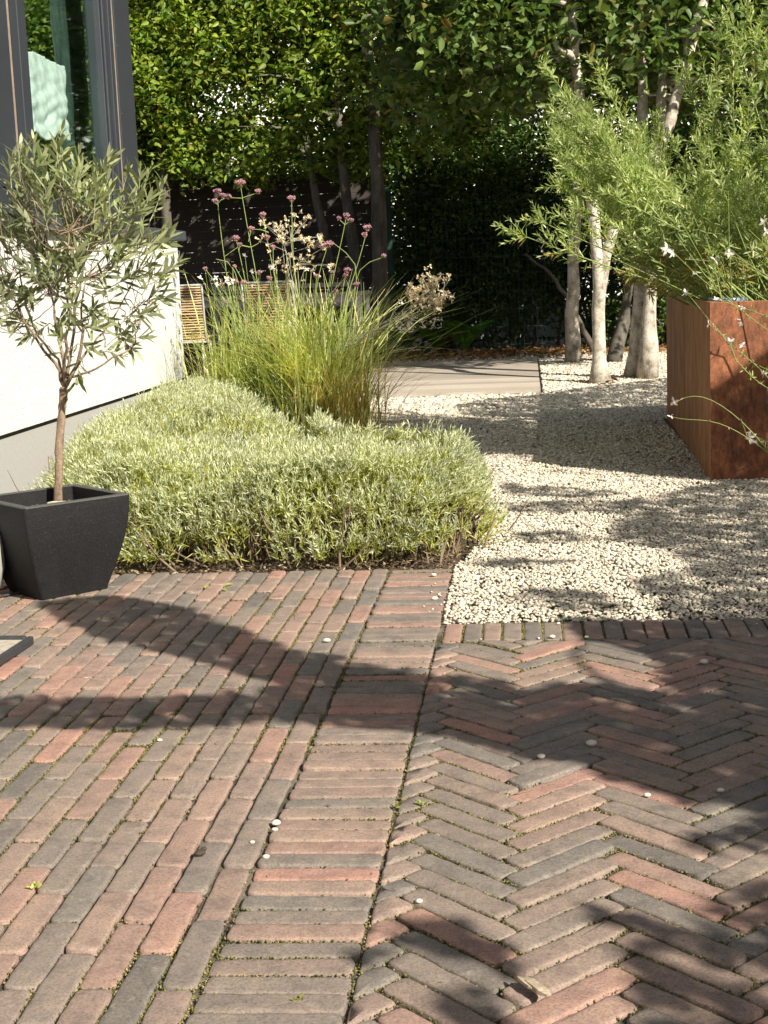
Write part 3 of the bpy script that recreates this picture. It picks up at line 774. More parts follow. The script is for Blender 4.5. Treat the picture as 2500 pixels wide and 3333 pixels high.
# hand-placed top shoots: base pixel, tip pixel
for (bx, by, tx, ty, dy) in ((75,400,72,285,0),(120,380,122,262,-.02),(15,420,30,330,.04),(190,470,205,355,.02),(255,480,262,352,0),(275,500,330,350,-.03),(300,560,345,480,.03),(320,590,372,500,0),
                             (160,440,150,360,.05),(225,430,232,340,.06),(40,360,45,300,-.05),(100,430,95,340,.05),(60,450,55,370,.08),(290,440,300,385,.04),(310,530,345,520,-.05),(325,640,352,600,.02),(240,470,225,400,-.06)):
    if ty < 300: ty += 8
    b_ = at(bx, by, YT+dy); e_ = at(tx, ty, YT+dy*1.3)
    d2 = np.linalg.norm(LP-b_, axis=1); q_ = LP[np.argmin(d2)]
    tw.append([q_, q_*.7+b_*.3, .5*(q_+b_), q_*.2+b_*.8, b_]); twr.append([.0028, .0024, .002, .0018, .0015])
    shB.append(b_); shD.append(nrm(e_-b_)); shL.append(np.linalg.norm(e_-b_)*.9)
shB = np.array(shB); shD = np.array(shD); shL = np.array(shL)
tubes('twigs', np.array(tw), np.array(twr), MT['olive_bark'], ol, 5)
parts = []; SS = []
for sel, nl in ((shL < .08, 8), (shL >= .08, 13)):
    if sel.sum() == 0: continue
    S, P, D, N, ls = shoots(shB[sel], shD[sel], shL[sel], nl, .057, 24, 60, .2, .05, lprof=lambda t_: .75+.35*np.sin(t_*3.1))
    parts.append(leaf_geo(P, D, N, ls, ls*.155+.004, 'olive', 1.0)); SS.append(S)
V, Fs = cat_geo(parts); np_mesh('crown', V, Fs, MT['olive'], ol)
SS = np.concatenate(SS); tubes('shoot_stems', SS, np.broadcast_to(np.array([.0016, .0015, .0013, .001, .0006]), SS.shape[:2]), MT['olive_young'], ol, 4)

# ---- grey pot at the left edge, black cable, low tray
g0 = (-1.50, 2.52)
mb = MB(); lathe(mb, [(.105, 0), (.135, .03), (.152, .09), (.155, .16), (.152, .20), (.140, .232), (.125, .243), (.118, .238), (.112, .18)], g0, 40)
tag(mb.build('round_pot', MT['grey_pot'], None, smooth=True), 'pale grey round pot cut off by the left edge beside the black pot', 'pot')
mb = MB()
cp = [(-1.60, 2.30, .008), (-1.50, 2.37, .006), (-1.42, 2.44, .006), (-1.36, 2.53, .006), (-1.30, 2.60, .006)]
ts = np.linspace(0, 1, 20); cpn = np.array(cp); cpn = np.stack([np.interp(ts, np.linspace(0, 1, 5), cpn[:, k]) for k in range(3)], -1)
mb.tube(cpn, [.004]*20, 8); tag(mb.build('cable', MT['black_rubber'], None, smooth=True), 'thin black cable lying on the bricks at the foot of the black pot', 'cable')
tray = empty('tray', (-1.25, 1.95, 0), 'low flat tray with black rubber rim and pale scuffed board at the left edge', 'tray')
c0 = gz(74, 1376, .02); cdir = nrm(gz(0, 1424, .02)-c0)[:2]; bdir = nrm(gz(0, 1356, .02)-c0)[:2]
bdir = np.array([-cdir[1], cdir[0]]) if np.dot(np.array([-cdir[1], cdir[0]]), bdir) > 0 else np.array([cdir[1], -cdir[0]])
def tr_pt(u, v, z): q_ = c0[:2]+cdir*u+bdir*v; return (q_[0], q_[1], z)
mb = MB()
def slab(u0, u1, v0, v1, z0, z1):
    vs = [tr_pt(u, v, z) for z in (z0, z1) for u, v in ((u0, v0), (u1, v0), (u1, v1), (u0, v1))]
    mb.add(vs, [(0,3,2,1),(4,5,6,7),(0,1,5,4),(1,2,6,5),(2,3,7,6),(3,0,4,7)])
slab(0, .7, 0, .018, 0, .024); slab(0, .018, .0185, .45, 0, .026); slab(.0185, .7, .09, .11, 0, .022)
mb.build('rim', MT['black_rubber'], tray, bevel=.006, seg=3)
mb = MB(); slab(.019, .69, .0185, .0895, .004, .018); mb.build('board', MT['pale_board'], tray, bevel=.002)
mb = MB(); slab(.019, .69, .1105, .44, .004, .014); mb.build('board', MT['grey_metal'], tray, bevel=.002)

# ================================================================== LAVENDER
LAVP = [(-1.34, 3.10), (-1.12, 2.93), (-.8, 2.90), (-.3, 2.90), (-.04, 2.94), (.10, 3.1), (.15, 3.4), (.10, 3.66), (-.02, 3.84), (-.2, 3.97), (-.40, 4.10), (-.54, 4.40), (-.68, 4.8), (-.86, 5.3), (-1.15, 6.2), (-1.45, 6.95), (-1.75, 7.2), (-1.95, 7.1), (-1.97, 5.3), (-1.90, 4.55), (-1.70, 3.9), (-1.48, 3.35)]
def seg_dist(p, poly):
    poly = np.array(poly); d = np.full(len(p), 9.0); dirn = np.zeros((len(p), 2))
    for i in range(len(poly)):
        a, b_ = poly[i], poly[(i+1) % len(poly)]; ab = b_-a
        t_ = np.clip(((p-a)@ab)/(ab@ab), 0, 1); q_ = a+t_[:, None]*ab; dd = np.linalg.norm(p-q_, axis=1)
        k = dd < d; d[k] = dd[k]; dirn[k] = (p-q_)[k]
    return d, nrm(dirn)
def lav_h(p, d):
    base = (.298+.05*np.clip((p[:, 1]-3.9)/1.5, 0, 1)-.02*np.clip((p[:, 0]+.3)/.3, 0, 1))*np.clip(1-(1-np.clip(d/.36, 0, 1))**2.2, 0, 1)**.7
    return base*(1+.12*vnoise(p, 5, 21)+.09*vnoise(p, 13, 22)-.22*np.exp(-((p[:, 1]-4.15+.25*(p[:, 0]+.5))/.22)**2))+.02*vnoise(p, 9, 23)
lav = empty('lavender_hedge', (-.9, 3.6, 0), 'low silvery lavender cushion clipped round, growing along house wall and paving', 'lavender')
def lav_points(n, ymax=7.2):
    x = -2+2.2*rng.random(n); y = 2.88+(ymax-2.88)*rng.random(n)**1.35; k = in_poly(x, y, LAVP); p = np.column_stack([x, y])[k]
    d, dn = seg_dist(p, LAVP); return p, d, dn
parts = []; parts_y = []; ST = []
# canopy sprigs
def lav_sprigs(S, P, Dl, N, ls, nl):
    i = np.arange(len(P)) % nl; tip = i >= int(nl*.42)
    for sel, dst in ((tip, parts), (~tip, parts_y)):
        dst.append(leaf_geo(P[sel], Dl[sel], N[sel], ls[sel], ls[sel]*.085+.0021, 'narrow'))
    ST.append(S)
p, d, dn = lav_points(26000)
gp = vnoise(p, 11, 77); kk0 = rng.random(len(p)) < np.clip(.05+d/.20+.9*gp, .03, 1)*np.clip(1.0+.7*gp, .25, 1); p, d, dn = p[kk0], d[kk0], dn[kk0]
h = lav_h(p, d)
dep = rng.random(len(p))**2*.10
B = np.column_stack([p, np.maximum(.02, h-.045-dep)])
edge = np.clip(1-d/.28, 0, 1)
D = nrm(np.column_stack([-dn*edge[:, None]*1.1, np.full(len(p), .9)])+rng.normal(size=(len(p), 3))*.28)
S, P, Dl, N, ls = shoots(B, D, .05+.045*rng.random(len(p)), 12, .022, 14, 48, .2, .15, segs=2)
lav_sprigs(S, P, Dl, N, ls, 12)
# side sprigs on the visible front and right faces
fx = []
n = 7600
per = np.array(LAVP[:13]); seg = np.linalg.norm(np.diff(per, axis=0), axis=1); cs = np.concatenate([[0], np.cumsum(seg)])
u = rng.random(n)*cs[-1]; px_ = np.interp(u, cs, per[:, 0]); py_ = np.interp(u, cs, per[:, 1])
cen = np.array([-.7, 3.9]); pp = np.column_stack([px_, py_]); inw = nrm(cen-pp)
zf = .02+.27*rng.random(n)**.75
ins = .03+.16*(zf/.29)**1.5+.04*rng.random(n)
gapn = vnoise(np.column_stack([px_*1.0, zf*2.2]), 13, 31)
kk = rng.random(n) < np.clip(.78+1.9*gapn-1.25*np.clip((.17-zf)/.17, 0, 1), .06, 1)
B = np.column_stack([pp+inw*ins[:, None], zf])[kk]; out = -inw[kk]
D = nrm(np.column_stack([out*.6, .75+.5*rng.random(len(B))])+rng.normal(size=(len(B), 3))*.32)
S, P, Dl, N, ls = shoots(B, D, .045+.045*rng.random(len(B)), 12, .024, 15, 50, .4, .15, segs=2)
lav_sprigs(S, P, Dl, N, ls, 12)
V, Fs = cat_geo(parts); np_mesh('foliage', V, Fs, MT['lav'], lav)
SS = np.concatenate(ST); tubes('sprig_stems', SS, np.broadcast_to(np.array([.0013, .0011, .0006]), SS.shape[:2]), MT['lav_yellow'], lav, 3)
# yellowing lower leaves hanging on the flanks and inside
kk = rng.random(n) < np.clip(.45+.8*gapn, .03, 1)*.42
Pb = np.column_stack([pp+inw*(ins*.9)[:, None], zf])[kk]; m_ = len(Pb)
D = nrm(np.column_stack([-inw[kk]*.6, rng.normal(size=m_)*.5-.45])+rng.normal(size=(m_, 3))*.4)
parts_y.append(leaf_geo(Pb, D, rvec(m_), .022+.024*rng.random(m_), .0028+.002*rng.random(m_), 'olive', 2.0))
p, d, dn = lav_points(5200); h = lav_h(p, d)
Pb = np.column_stack([p, np.maximum(.03, h-.03-.05*rng.random(len(p)))]); D = nrm(rng.normal(size=(len(p), 3))+np.array([0, 0, .2]))
parts_y.append(leaf_geo(Pb, D, rvec(len(p)), .02+.02*rng.random(len(p)), .003+.002*rng.random(len(p)), 'olive', 2.0))
V, Fs = cat_geo(parts_y); np_mesh('yellow_leaves', V, Fs, MT['lav_yellow'], lav)
# woody stems fanning up from the base
W = []; 
for i in range(620):
    if i < 340:
        k = rng.integers(0, n); b0 = pp[k]+inw[k]*(.12+.25*rng.random()); tip = pp[k]+inw[k]*(.06+.12*rng.random())+rng.normal(size=2)*.03
    else:
        q_, d_, _ = lav_points(40); b0 = q_[0]; tip = b0+rng.normal(size=2)*.08
    zt = .08+.15*rng.random()
    mid = .55*b0+.45*tip
    W.append([[b0[0], b0[1], -.02], [mid[0]+rng.normal()*.01, mid[1], zt*.35], [.4*mid[0]+.6*tip[0], .4*mid[1]+.6*tip[1]+rng.normal()*.01, zt*.7], [tip[0], tip[1], zt]])
tubes('woody_stems', np.array(W), np.broadcast_to(np.array([.0042, .0034, .0026, .0016]), (len(W), 4))*(.6+.8*rng.random((len(W), 1))), MT['lav_wood'], lav, 5)
# a few spent flower spikes above the cushion by the wall
for (x, y, Y) in ((222,905,5.2),(240,890,5.5),(265,885,5.7),(285,880,5.9),(120,960,4.4),(112,985,4.3),(225,890,5.4),(160,935,4.7),(330,860,6.3),(360,850,6.5)):
    e_ = gY(x, y, Y); b_ = np.array([e_[0]+rng.normal()*.02, e_[1], e_[2]-.10])
    fs_ = tubes('flower_stem', np.array([[b_, .5*(b_+e_)+rng.normal(size=3)*.006, e_]]), np.full((1, 3), .0012), MT['stem_green'], lav, 4)
    HP = e_-np.array([0, 0, .03])*rng.random((14, 1)); leaf_mesh('flower_spike', HP, rvec(14)*.7+np.array([0, 0, .7]), rvec(14), .009, .003, 'narrow', MT['verbena_calyx'], fs_)
# mulch and litter under the lavender, soft bed edge
n = 5200; x = -1.6+1.85*rng.random(n); y = 2.868+.42*rng.random(n)**1.3
kk = ~((x > .0) & (y < 3.0))
P = np.column_stack([x, y, -.012+.016*rng.random(n)])[kk]; m_ = len(P)
leaf_mesh('bark_mulch', P, nrm(rng.normal(size=(m_, 3))*np.array([1, 1, .25])), nrm(rng.normal(size=(m_, 3))*.5+np.array([0, 0, 1])), .008+.022*rng.random(m_)**2, .003+.006*rng.random(m_), 'olive', MT['mulch'])
tag(bpy.data.objects['bark_mulch'], 'brown bark mulch and dry litter along the foot of the lavender', 'mulch', kind='stuff')

# ================================================================== ORNAMENTAL GRASS
def blades(name, base_fn, n, Lr, mat, parent, w=.0042, lean=.5, droop=.9, segs=7, dirb=None):
    B = base_fn(n); L = Lr[0]+(Lr[1]-Lr[0])*rng.random(n)**1.2
    az = rng.random(n)*6.28; ln = lean*(.15+rng.random(n))
    H = np.stack([np.cos(az), np.sin(az)], -1)
    if dirb is not None: H = nrm(H+np.array(dirb))
    t_ = np.linspace(0, 1, segs+1)
    hor = (ln[:, None]*t_+droop*(rng.random(n)**1.5)[:, None]*t_**2.6)*L[:, None]
    ver = L[:, None]*(t_-.38*(droop*rng.random(n)[:, None])*t_**3*(1+ln[:, None]))
    C = np.zeros((n, segs+1, 3)); C[..., :2] = B[:, None, :2]+H[:, None, :]*hor[..., None]; C[..., 2] = B[:, None, 2]+ver
    C[..., :2] += (rng.normal(size=(n, 1, 2))*.02)*t_[None, :, None]**2
    T = np.gradient(C, axis=1); tw = rng.normal(size=(n, 1))*.5
    side = np.stack([-H[:, 1], H[:, 0], np.zeros(n)], -1)[:, None, :]*np.cos(tw)[..., None]+np.stack([H[:, 0]*0, H[:, 1]*0, np.ones(n)], -1)[:, None, :]*np.sin(tw)[..., None]*.4
    ww = (w*(.6+.8*rng.random(n)))[:, None]*np.clip(1.15-t_**2.2, .05, 1)[None, :]*.5
    Lf = C+side*ww[..., None]; Rt = C-side*ww[..., None]
    V = np.stack([Lf, Rt], 2).reshape(-1, 3); k = (segs+1)*2
    i = np.arange(segs)*2; q_ = np.stack([i, i+1, i+3, i+2], -1)
    Fq = (q_[None]+(np.arange(n)*k)[:, None, None]).reshape(-1, 4)
    return np_mesh(name, V, [Fq], mat, parent)
gb = np.array([-1.0, 7.15])
gr = empty('ornamental_grass', (gb[0], gb[1], 0), 'large arching clump of yellow green ornamental grass behind the lavender', 'grass')
blades('blades', lambda n: np.column_stack([gb+rng.normal(size=(n, 2))*np.array([.12, .09]), np.zeros(n)]), 780, (.5, 1.0), MT['grass'], gr, .0105, .38, .85)
blades('upright_blades', lambda n: np.column_stack([gb+np.array([-.1, 0])+rng.normal(size=(n, 2))*np.array([.16, .08]), np.zeros(n)]), 200, (.7, 1.1), MT['grass'], gr, .0075, .25, .5)
blades('dry_blades', lambda n: np.column_stack([gb+np.array([.14, -.08])+rng.normal(size=(n, 2))*np.array([.10, .06]), np.zeros(n)]), 300, (.35, .72), MT['straw'], gr, .0055, .6, 1.1, dirb=(.4, -.4))
g2 = np.array([-1.52, 7.35])
gr2 = empty('tall_grass', (g2[0], g2[1], 0), 'slim upright tuft of broad green blades beside the house corner', 'grass')
blades('blades', lambda n: np.column_stack([g2+rng.normal(size=(n, 2))*np.array([.13, .09]), np.zeros(n)]), 190, (.5, 1.05), MT['grass'], gr2, .0105, .16, .5)
blades('thin_blades', lambda n: np.column_stack([g2+rng.normal(size=(n, 2))*np.array([.16, .1]), np.zeros(n)]), 380, (.35, .85), MT['grass'], gr2, .0042, .35, .8)
blades('dry_blades', lambda n: np.column_stack([g2+rng.normal(size=(n, 2))*np.array([.16, .1]), np.zeros(n)]), 120, (.3, .75), MT['straw'], gr2, .0035, .4, .9)

# ---- verbena
def vp(px, py): return (398+.28*px, 365+.28*py)
def bez(a, b_, bend, n=8):
    t_ = np.linspace(0, 1, n)[:, None]; return a*(1-t_)+b_*t_+bend*(4*t_*(1-t_))
def flower_head(parent, c, s):
    s = s*1.15; n = int(70*s); d = rvec(n); d[:, 2] = np.abs(d[:, 2])*.9
    P = c+d*np.array([.020, .020, .013])*s*(.55+.5*rng.random((n, 1)))
    P2 = np.repeat(P, 3, 0); D2 = nrm(rvec(len(P2))+d.repeat(3, 0)*.6)
    o = leaf_mesh('flower_head', P2, D2, rvec(len(P2)), .0085*(.8+.3*s), .0060, 'narrow', MT['verbena'], parent)
    nn = int(24*s); d = rvec(nn); d[:, 2] = -np.abs(d[:, 2])
    leaf_mesh('calyx', c+d*.004-np.array([0, 0, .004]), nrm(d+np.array([0, 0, 1.0])*-.1), rvec(nn), .017*s, .004, 'narrow', MT['verbena_calyx'], o)
def verbena(label, Y, base, stems, heads):
    r_ = empty('verbena', (base[0], base[1], 0), label, 'verbena')
    for pts in stems:
        w = [gY(*vp(x, y), Y+dy) for x, y, dy in pts]
        if pts[-1][1] > 700: w.append(np.array([base[0]+rng.normal()*.05, base[1]+rng.normal()*.04, 0.0]))
        w = np.array(w); tt = np.linspace(0, 1, 14)
        cl = np.concatenate([[0], np.cumsum(np.linalg.norm(np.diff(w, axis=0), axis=1))]); cl /= cl[-1]
        f = np.stack([np.interp(tt, cl, w[:, k]) for k in range(3)], -1)
        f[1:-1] = .25*f[:-2]+.5*f[1:-1]+.25*f[2:]
        long = len(w) > 2
        tubes('stem', f[None], np.linspace(.0020, .0042 if long else .0024, 14)[None], MT['stem_green'], r_, 6)
    for x, y, s in heads:
        flower_head(r_, gY(*vp(x, y), Y), s)
    return r_
verbena('tall verbena with a cluster of purple heads, leftmost of the tall ones', 7.25, (-1.42, 7.25),
        [((258,245,0),(262,330,0),(285,520,0),(310,680,0),(330,850,0)), ((235,255,0),(258,275,0)), ((300,220,0),(262,262,0)), ((340,215,0),(285,240,0)), ((410,605,0),(312,675,0)), ((245,695,0),(285,672,0),(310,680,0),(350,690,0),(378,712,0))],
        [(255,170,.95), (238,245,.75), (298,205,.8), (340,212,.65)])
verbena('tallest verbena with a wide purple head and one side head', 7.1, (-1.28, 7.1),
        [((432,115,0),(450,230,0),(485,440,0),(515,600,0),(545,760,0),(570,900,0)), ((565,185,0),(450,222,0)), ((360,222,0),(450,226,0)), ((575,572,0),(515,605,0),(445,590,0)), ((515,475,0),(495,560,0)), ((540,465,0),(600,470,0),(650,490,0))],
        [(432,108,1.2), (568,172,.7), (515,460,.75)])
verbena('shorter verbena with bronze purple heads low on the left', 7.3, (-1.36, 7.32),
        [((400,540,0),(420,620,0),(440,720,0),(470,850,0)), ((430,590,0),(420,640,0)), ((390,752,0),(430,820,0),(470,880,0)), ((165,775,0),(215,820,0),(260,900,0)), ((330,850,0),(345,930,0)), ((400,870,0),(380,930,0)), ((460,880,0),(470,960,0)), ((578,800,0),(560,900,0))],
        [(398,532,.95), (430,582,.5), (390,748,.4), (163,767,.5), (335,845,.7), (400,868,.5), (460,875,.7), (578,797,.6), (290,890,.5), (312,1030,.4)])
verbena('verbena with one bright purple head straight in the middle', 7.2, (-1.1, 7.2),
        [((828,235,0),(830,400,0),(838,600,0),(845,800,0)), ((605,365,0),(625,480,0),(660,640,0),(690,800,0)), ((638,535,0),(665,680,0),(690,800,0)), ((685,605,0),(685,700,0),(690,820,0)), ((655,845,0),(680,950,0))],
        [(828,228,.95), (605,352,.75), (635,525,.75), (685,600,.55), (655,840,.6)])
verbena('verbena leaning right with a full lilac head and three small ones', 7.15, (-.98, 7.15),
        [((1105,600,0),(1070,700,0),(1040,800,0),(1010,950,0)), ((1250,370,0),(1240,430,0),(1195,640,0),(1150,830,0),(1120,980,0)), ((1195,388,0),(1240,430,0)), ((1283,400,0),(1240,430,0)), ((1022,830,0),(1010,900,0)), ((1143,800,0),(1120,880,0)), ((1170,945,0),(1150,1000,0)), ((1160,1045,0),(1140,1100,0))],
        [(1118,578,1.15), (1070,600,.65), (1250,358,.75), (1195,380,.55), (1283,395,.6), (1020,825,.55), (1143,797,.5), (1170,943,.5), (1160,1043,.45)])
verbena('rightmost verbena with forked stems and pink purple heads', 7.05, (-.9, 7.05),
        [((1410,470,0),(1385,570,0),(1345,720,0),(1290,880,0),(1240,1010,0)), ((1392,510,0),(1398,530,0)), ((1535,680,0),(1440,712,0),(1345,725,0)), ((1155,575,0),(1240,640,0),(1345,725,0)), ((1255,790,0),(1235,870,0),(1210,960,0)), ((1328,893,0),(1290,960,0),(1250,1040,0))],
        [(1410,452,.95), (1392,505,.65), (1540,668,.5), (1257,780,.8), (1245,820,.6), (1330,888,.65)])

# ---- white flowered gaura in the bed
def blossom(parent, c, s, toward=None):
    n = 4; a = rng.random()*6.28
    up = nrm((toward if toward is not None else rvec(1)[0])+np.array([0, -.3, .2])); A = perp(up[None])[0]; Bv = np.cross(up, A)
    D = np.array([A*math.cos(a+k*1.35)+Bv*math.sin(a+k*1.35)+up*.15*rng.normal() for k in range(n)])
    o = leaf_mesh('blossom', np.repeat(c[None], n, 0), D, np.repeat(up[None], n, 0)+rng.normal(size=(n, 3))*.25, s, s*.62, 'broad', MT['white_petal'], parent)
    m_ = 5; D = nrm(up+rng.normal(size=(m_, 3))*.5)
    leaf_mesh('stamens', np.repeat(c[None], m_, 0), D, rvec(m_), s*.8, .0012, 'narrow', MT['white_petal'], o)
wg = empty('white_gaura', (-1.5, 7.2, 0), 'white flowered gaura with thin stems between grass and house corner', 'flowers')
SP = []
for (x, y) in ((125,838),(215,855),(240,838),(280,860),(325,850),(375,865),(468,665),(520,790),(685,760),(945,775),(718,910),(520,905),(310,1010),(920,860),(660,755),(700,770),(805,1190),(255,890),(345,880)):
    c = gY(*vp(x, y), 7.1+rng.normal()*.06); blossom(wg, c, .017+.006*rng.random())
    b_ = np.array([-1.35+rng.normal()*.1+.00025*(x-300), 7.15, .15])
    SP.append(bez(c, b_, rng.normal(size=3)*.015, 6))
tubes('stems', np.array(SP), np.broadcast_to(np.linspace(.0013, .002, 6), (len(SP), 6)), MT['stem_green'], wg, 4)
m_ = 60; tt = rng.random(m_); k = rng.integers(0, len(SP), m_); P = np.array([SP[k[i]][int(tt[i]*5)] for i in range(m_)])
S, LPp, D, N, ls = shoots(np.column_stack([-1.45+rng.normal(size=150)*.16, 7.15+rng.normal(size=150)*.08, .05+.25*rng.random(150)]), nrm(rng.normal(size=(150, 3))*.35+np.array([0, 0, 1])), .16, 8, .045, 30, 60)
leaf_mesh('leaves', LPp, D, N, ls, ls*.16, 'olive', MT['gaura'], wg)

# ---- dry pale seed heads
def dry_plant(label, base, tips, Y, s=.012, spread=.02):
    r_ = empty('dried_seed_plant', base, label, 'dried plant')
    tips = np.array([gY(x, y, Y+rng.normal()*.05) for x, y in tips]); cent = tips.mean(0); b0 = np.array(base)
    nf = 8; forks = tips[rng.choice(len(tips), nf, replace=False)]; forks = .62*forks+.38*cent; forks[:, 2] -= .045+.03*rng.random(nf)
    SM = np.array([bez(b0+np.array([rng.normal()*.03, rng.normal()*.03, 0]), f, rng.normal(size=3)*.015, 8) for f in forks])
    tubes('main_stems', SM, np.broadcast_to(np.linspace(.0026, .0017, 8), SM.shape[:2]), MT['stem_pale'], r_, 5)
    ST_ = np.array([bez(forks[np.argmin(np.linalg.norm(forks-t_, axis=1)+.03*rng.random(nf))], t_, rng.normal(size=3)*.006, 6) for t_ in tips])
    tubes('side_stems', ST_, np.broadcast_to(np.linspace(.0015, .0009, 6), ST_.shape[:2]), MT['stem_pale'], r_, 4)
    for t_ in tips:
        c = np.concatenate([np.repeat(t_[None], 9, 0), np.repeat(t_[None]+rng.normal(size=(1, 3))*spread, 8, 0), np.repeat(t_[None]+rng.normal(size=(1, 3))*spread, 8, 0)])
        leaf_mesh('seed_head', c, nrm(rvec(len(c))+np.array([0, 0, .25])), rvec(len(c)), s*(.7+.7*rng.random(len(c))), s*.62, 'broad', MT['bract'], r_)
dtips = [(595,410),(620,420),(697,420),(690,440),(730,465),(745,480),(760,500),(720,545),(755,560),(780,570),(590,555),(640,590),(795,395),(860,360),(830,440),(865,440),(930,385),(965,375),(915,440),(895,520),(955,540),(990,560),(925,560),(1035,525),(1060,520),(1050,555),(960,625),(995,600),(830,670),(800,690),(735,715),(765,750),(720,720),(880,740),(900,690),(860,770),(990,780),(965,720),(1115,750),(1130,740),(910,760),(1070,610),(740,520),(705,470)]
dry_plant('branching plant with pale dried seed heads among the tall verbenas', (-1.12, 7.3, 0), [vp(*t_) for t_ in dtips], 7.3, .016)
t2 = []
for i in range(52):
    a, rr_ = rng.random()*6.28, rng.random()**.6; t2.append((931+56*rr_*math.cos(a), 630-(0.35*56*rr_*math.cos(a))*.4+44*rr_*math.sin(a)))
dry_plant('bushy head of pale dried seed pods leaning right over the grass', (-.95, 7.1, .45), t2, 6.9, .017, .018)

# ================================================================== DECK, TABLE, CHAIRS
dk = empty('wooden_deck', ((DECK[0]+DECK[2])/2, (DECK[1]+DECK[3])/2, 0), 'low platform of greyed wooden boards lying in the gravel', 'deck')
mb = MB(); y = DECK[1]; nb = 0
while y < DECK[3]-.05:
    w = .192; mb.box((DECK[0], y, .012), (DECK[2], min(y+w-.009, DECK[3]), .034)); y += w
mb.build('boards', MT['deck'], dk)
mb = MB(); mb.box((DECK[2]+.001, DECK[1]-.004, -.02), (DECK[2]+.012, DECK[3]+.004, .037)); mb.build('edge_strip', MT['black_gap'], dk)
mb = MB(); mb.box((DECK[0], DECK[1]+.02, -.03), (DECK[2]-.002, DECK[3]-.02, .0115)); mb.build('joists', MT['twig'], dk)

tb = empty('garden_table', (-2.2, 12.6, 0), 'grey garden table with square metal legs behind the grass', 'table')
z1 = gY(700, 619, 12.2)[2]; tz = .775
mb = MB()
for k in range(5): mb.box((-3.35, 12.2+.17*k, tz-.03), (-1.30, 12.2+.17*k+.163, tz))
mb.build('top', MT['grey_wood'], tb)
mb = MB(); mb.box((-3.3, 12.24, tz-.095), (-1.34, 12.27, tz-.031)); mb.box((-3.3, 12.97, tz-.095), (-1.34, 13.0, tz-.031)); mb.build('apron', MT['grey_metal'], tb)
for x, y in ((-1.37, 12.23), (-3.3, 12.23), (-1.37, 12.96), (-3.3, 12.96)):
    mb = MB(); mb.box((x, y-.001, 0.035), (x+.055, y+.05, tz-.031)); mb.build('leg', MT['grey_metal'], tb)
bn = empty('garden_bench', (-1.9, 13.3, 0), 'slatted grey bench with a low back standing behind the table', 'bench')
mb = MB()
for zz in (.62, .72, .82): mb.box((-3.0, 13.52, zz), (-1.55, 13.54, zz+.045))
mb.build('backrest', MT['grey_wood'], bn)
mb = MB(); mb.box((-3.0, 13.15, .40), (-1.55, 13.5, .43)); mb.build('seat', MT['grey_wood'], bn)
for x in (-3.0, -1.59):
    for y_, h in ((13.16, .40), (13.541, .88)):
        mb = MB(); mb.box((x, y_, 0.0), (x+.04, y_+.04, h)); mb.build('leg', MT['grey_metal'], bn)
def chair(label, xc, Y, w, rz, tilt=.10, extend=0):
    r_ = empty('wicker_chair', (xc, Y, 0), label, 'chair', 'wicker chairs at the garden table')
    ca, sa = math.cos(rz), math.sin(rz)
    def T(u, v, z): return (xc+u*ca-v*sa, Y+u*sa+v*ca, z)
    zs, zb = .43, .885
    def back(u, z):                       # the back curves gently and leans away
        k = (z-zs)/(zb-zs); bow = .05*math.cos(u/(w/2)*1.3)
        return T(u, -.02-bow-tilt*k*.8, z)
    mb = MB()
    for i in range(21):
        z = zs-.03+(zb-zs+.02)*i/20
        pts = [np.array(back(-w/2+w*j/10, z))+np.array([0, .004*(1 if (i+j) % 2 else -1), rng.normal()*.0018]) for j in range(11)]
        mb.tube(pts, [.0075]*11, 5)
    mb.build('backrest', MT['wicker'], r_, smooth=True)
    mb = MB()
    for i in range(16):
        v = .02+.42*i/15; mb.tube([T(-w/2+w*j/6, v, zs-.01+.004*(1 if (i+j) % 2 else -1)) for j in range(7)], [.008]*7, 5)
    mb.build('seat', MT['wicker'], r_, smooth=True)
    mb = MB()
    path = [back(-w/2-.01, zs-.04), back(-w/2-.01, zb), back(w/2+.01, zb), back(w/2+.01, zs-.04)]
    mb.tube([back(-w/2-.012, zs-.04+(zb-zs+.05)*i/6) for i in range(7)], [.010]*7, 8); mb.tube([back(w/2+.012, zs-.04+(zb-zs+.05)*i/6) for i in range(7)], [.010]*7, 8)
    mb.tube([back(-w/2-.012+(w+.024)*i/10, zb+.012) for i in range(11)], [.010]*11, 8)
    mb.tube([back(-w/2-.012+(w+.024)*i/10, zs-.045) for i in range(11)], [.011]*11, 8)
    mb.build('frame', MT['grey_metal'], r_, smooth=True)
    for u in (-w/2+.03, w/2-.03):
        for v0, v1 in ((0, -.04), (.44, .46)):
            mb = MB(); mb.tube([T(u, v0, zs-.045), T(u*1.05, v1, .035 if Y+v1 < 13.1 else 0)], [.011, .009], 8); mb.build('leg', MT['grey_metal'], r_, smooth=True)
    return r_
chair('wicker chair half hidden by the white house corner', -2.93, 11.55, .50, .05)
chair('wicker chair with slatted back behind the tall grass', -2.06, 11.55, .44, -.04)

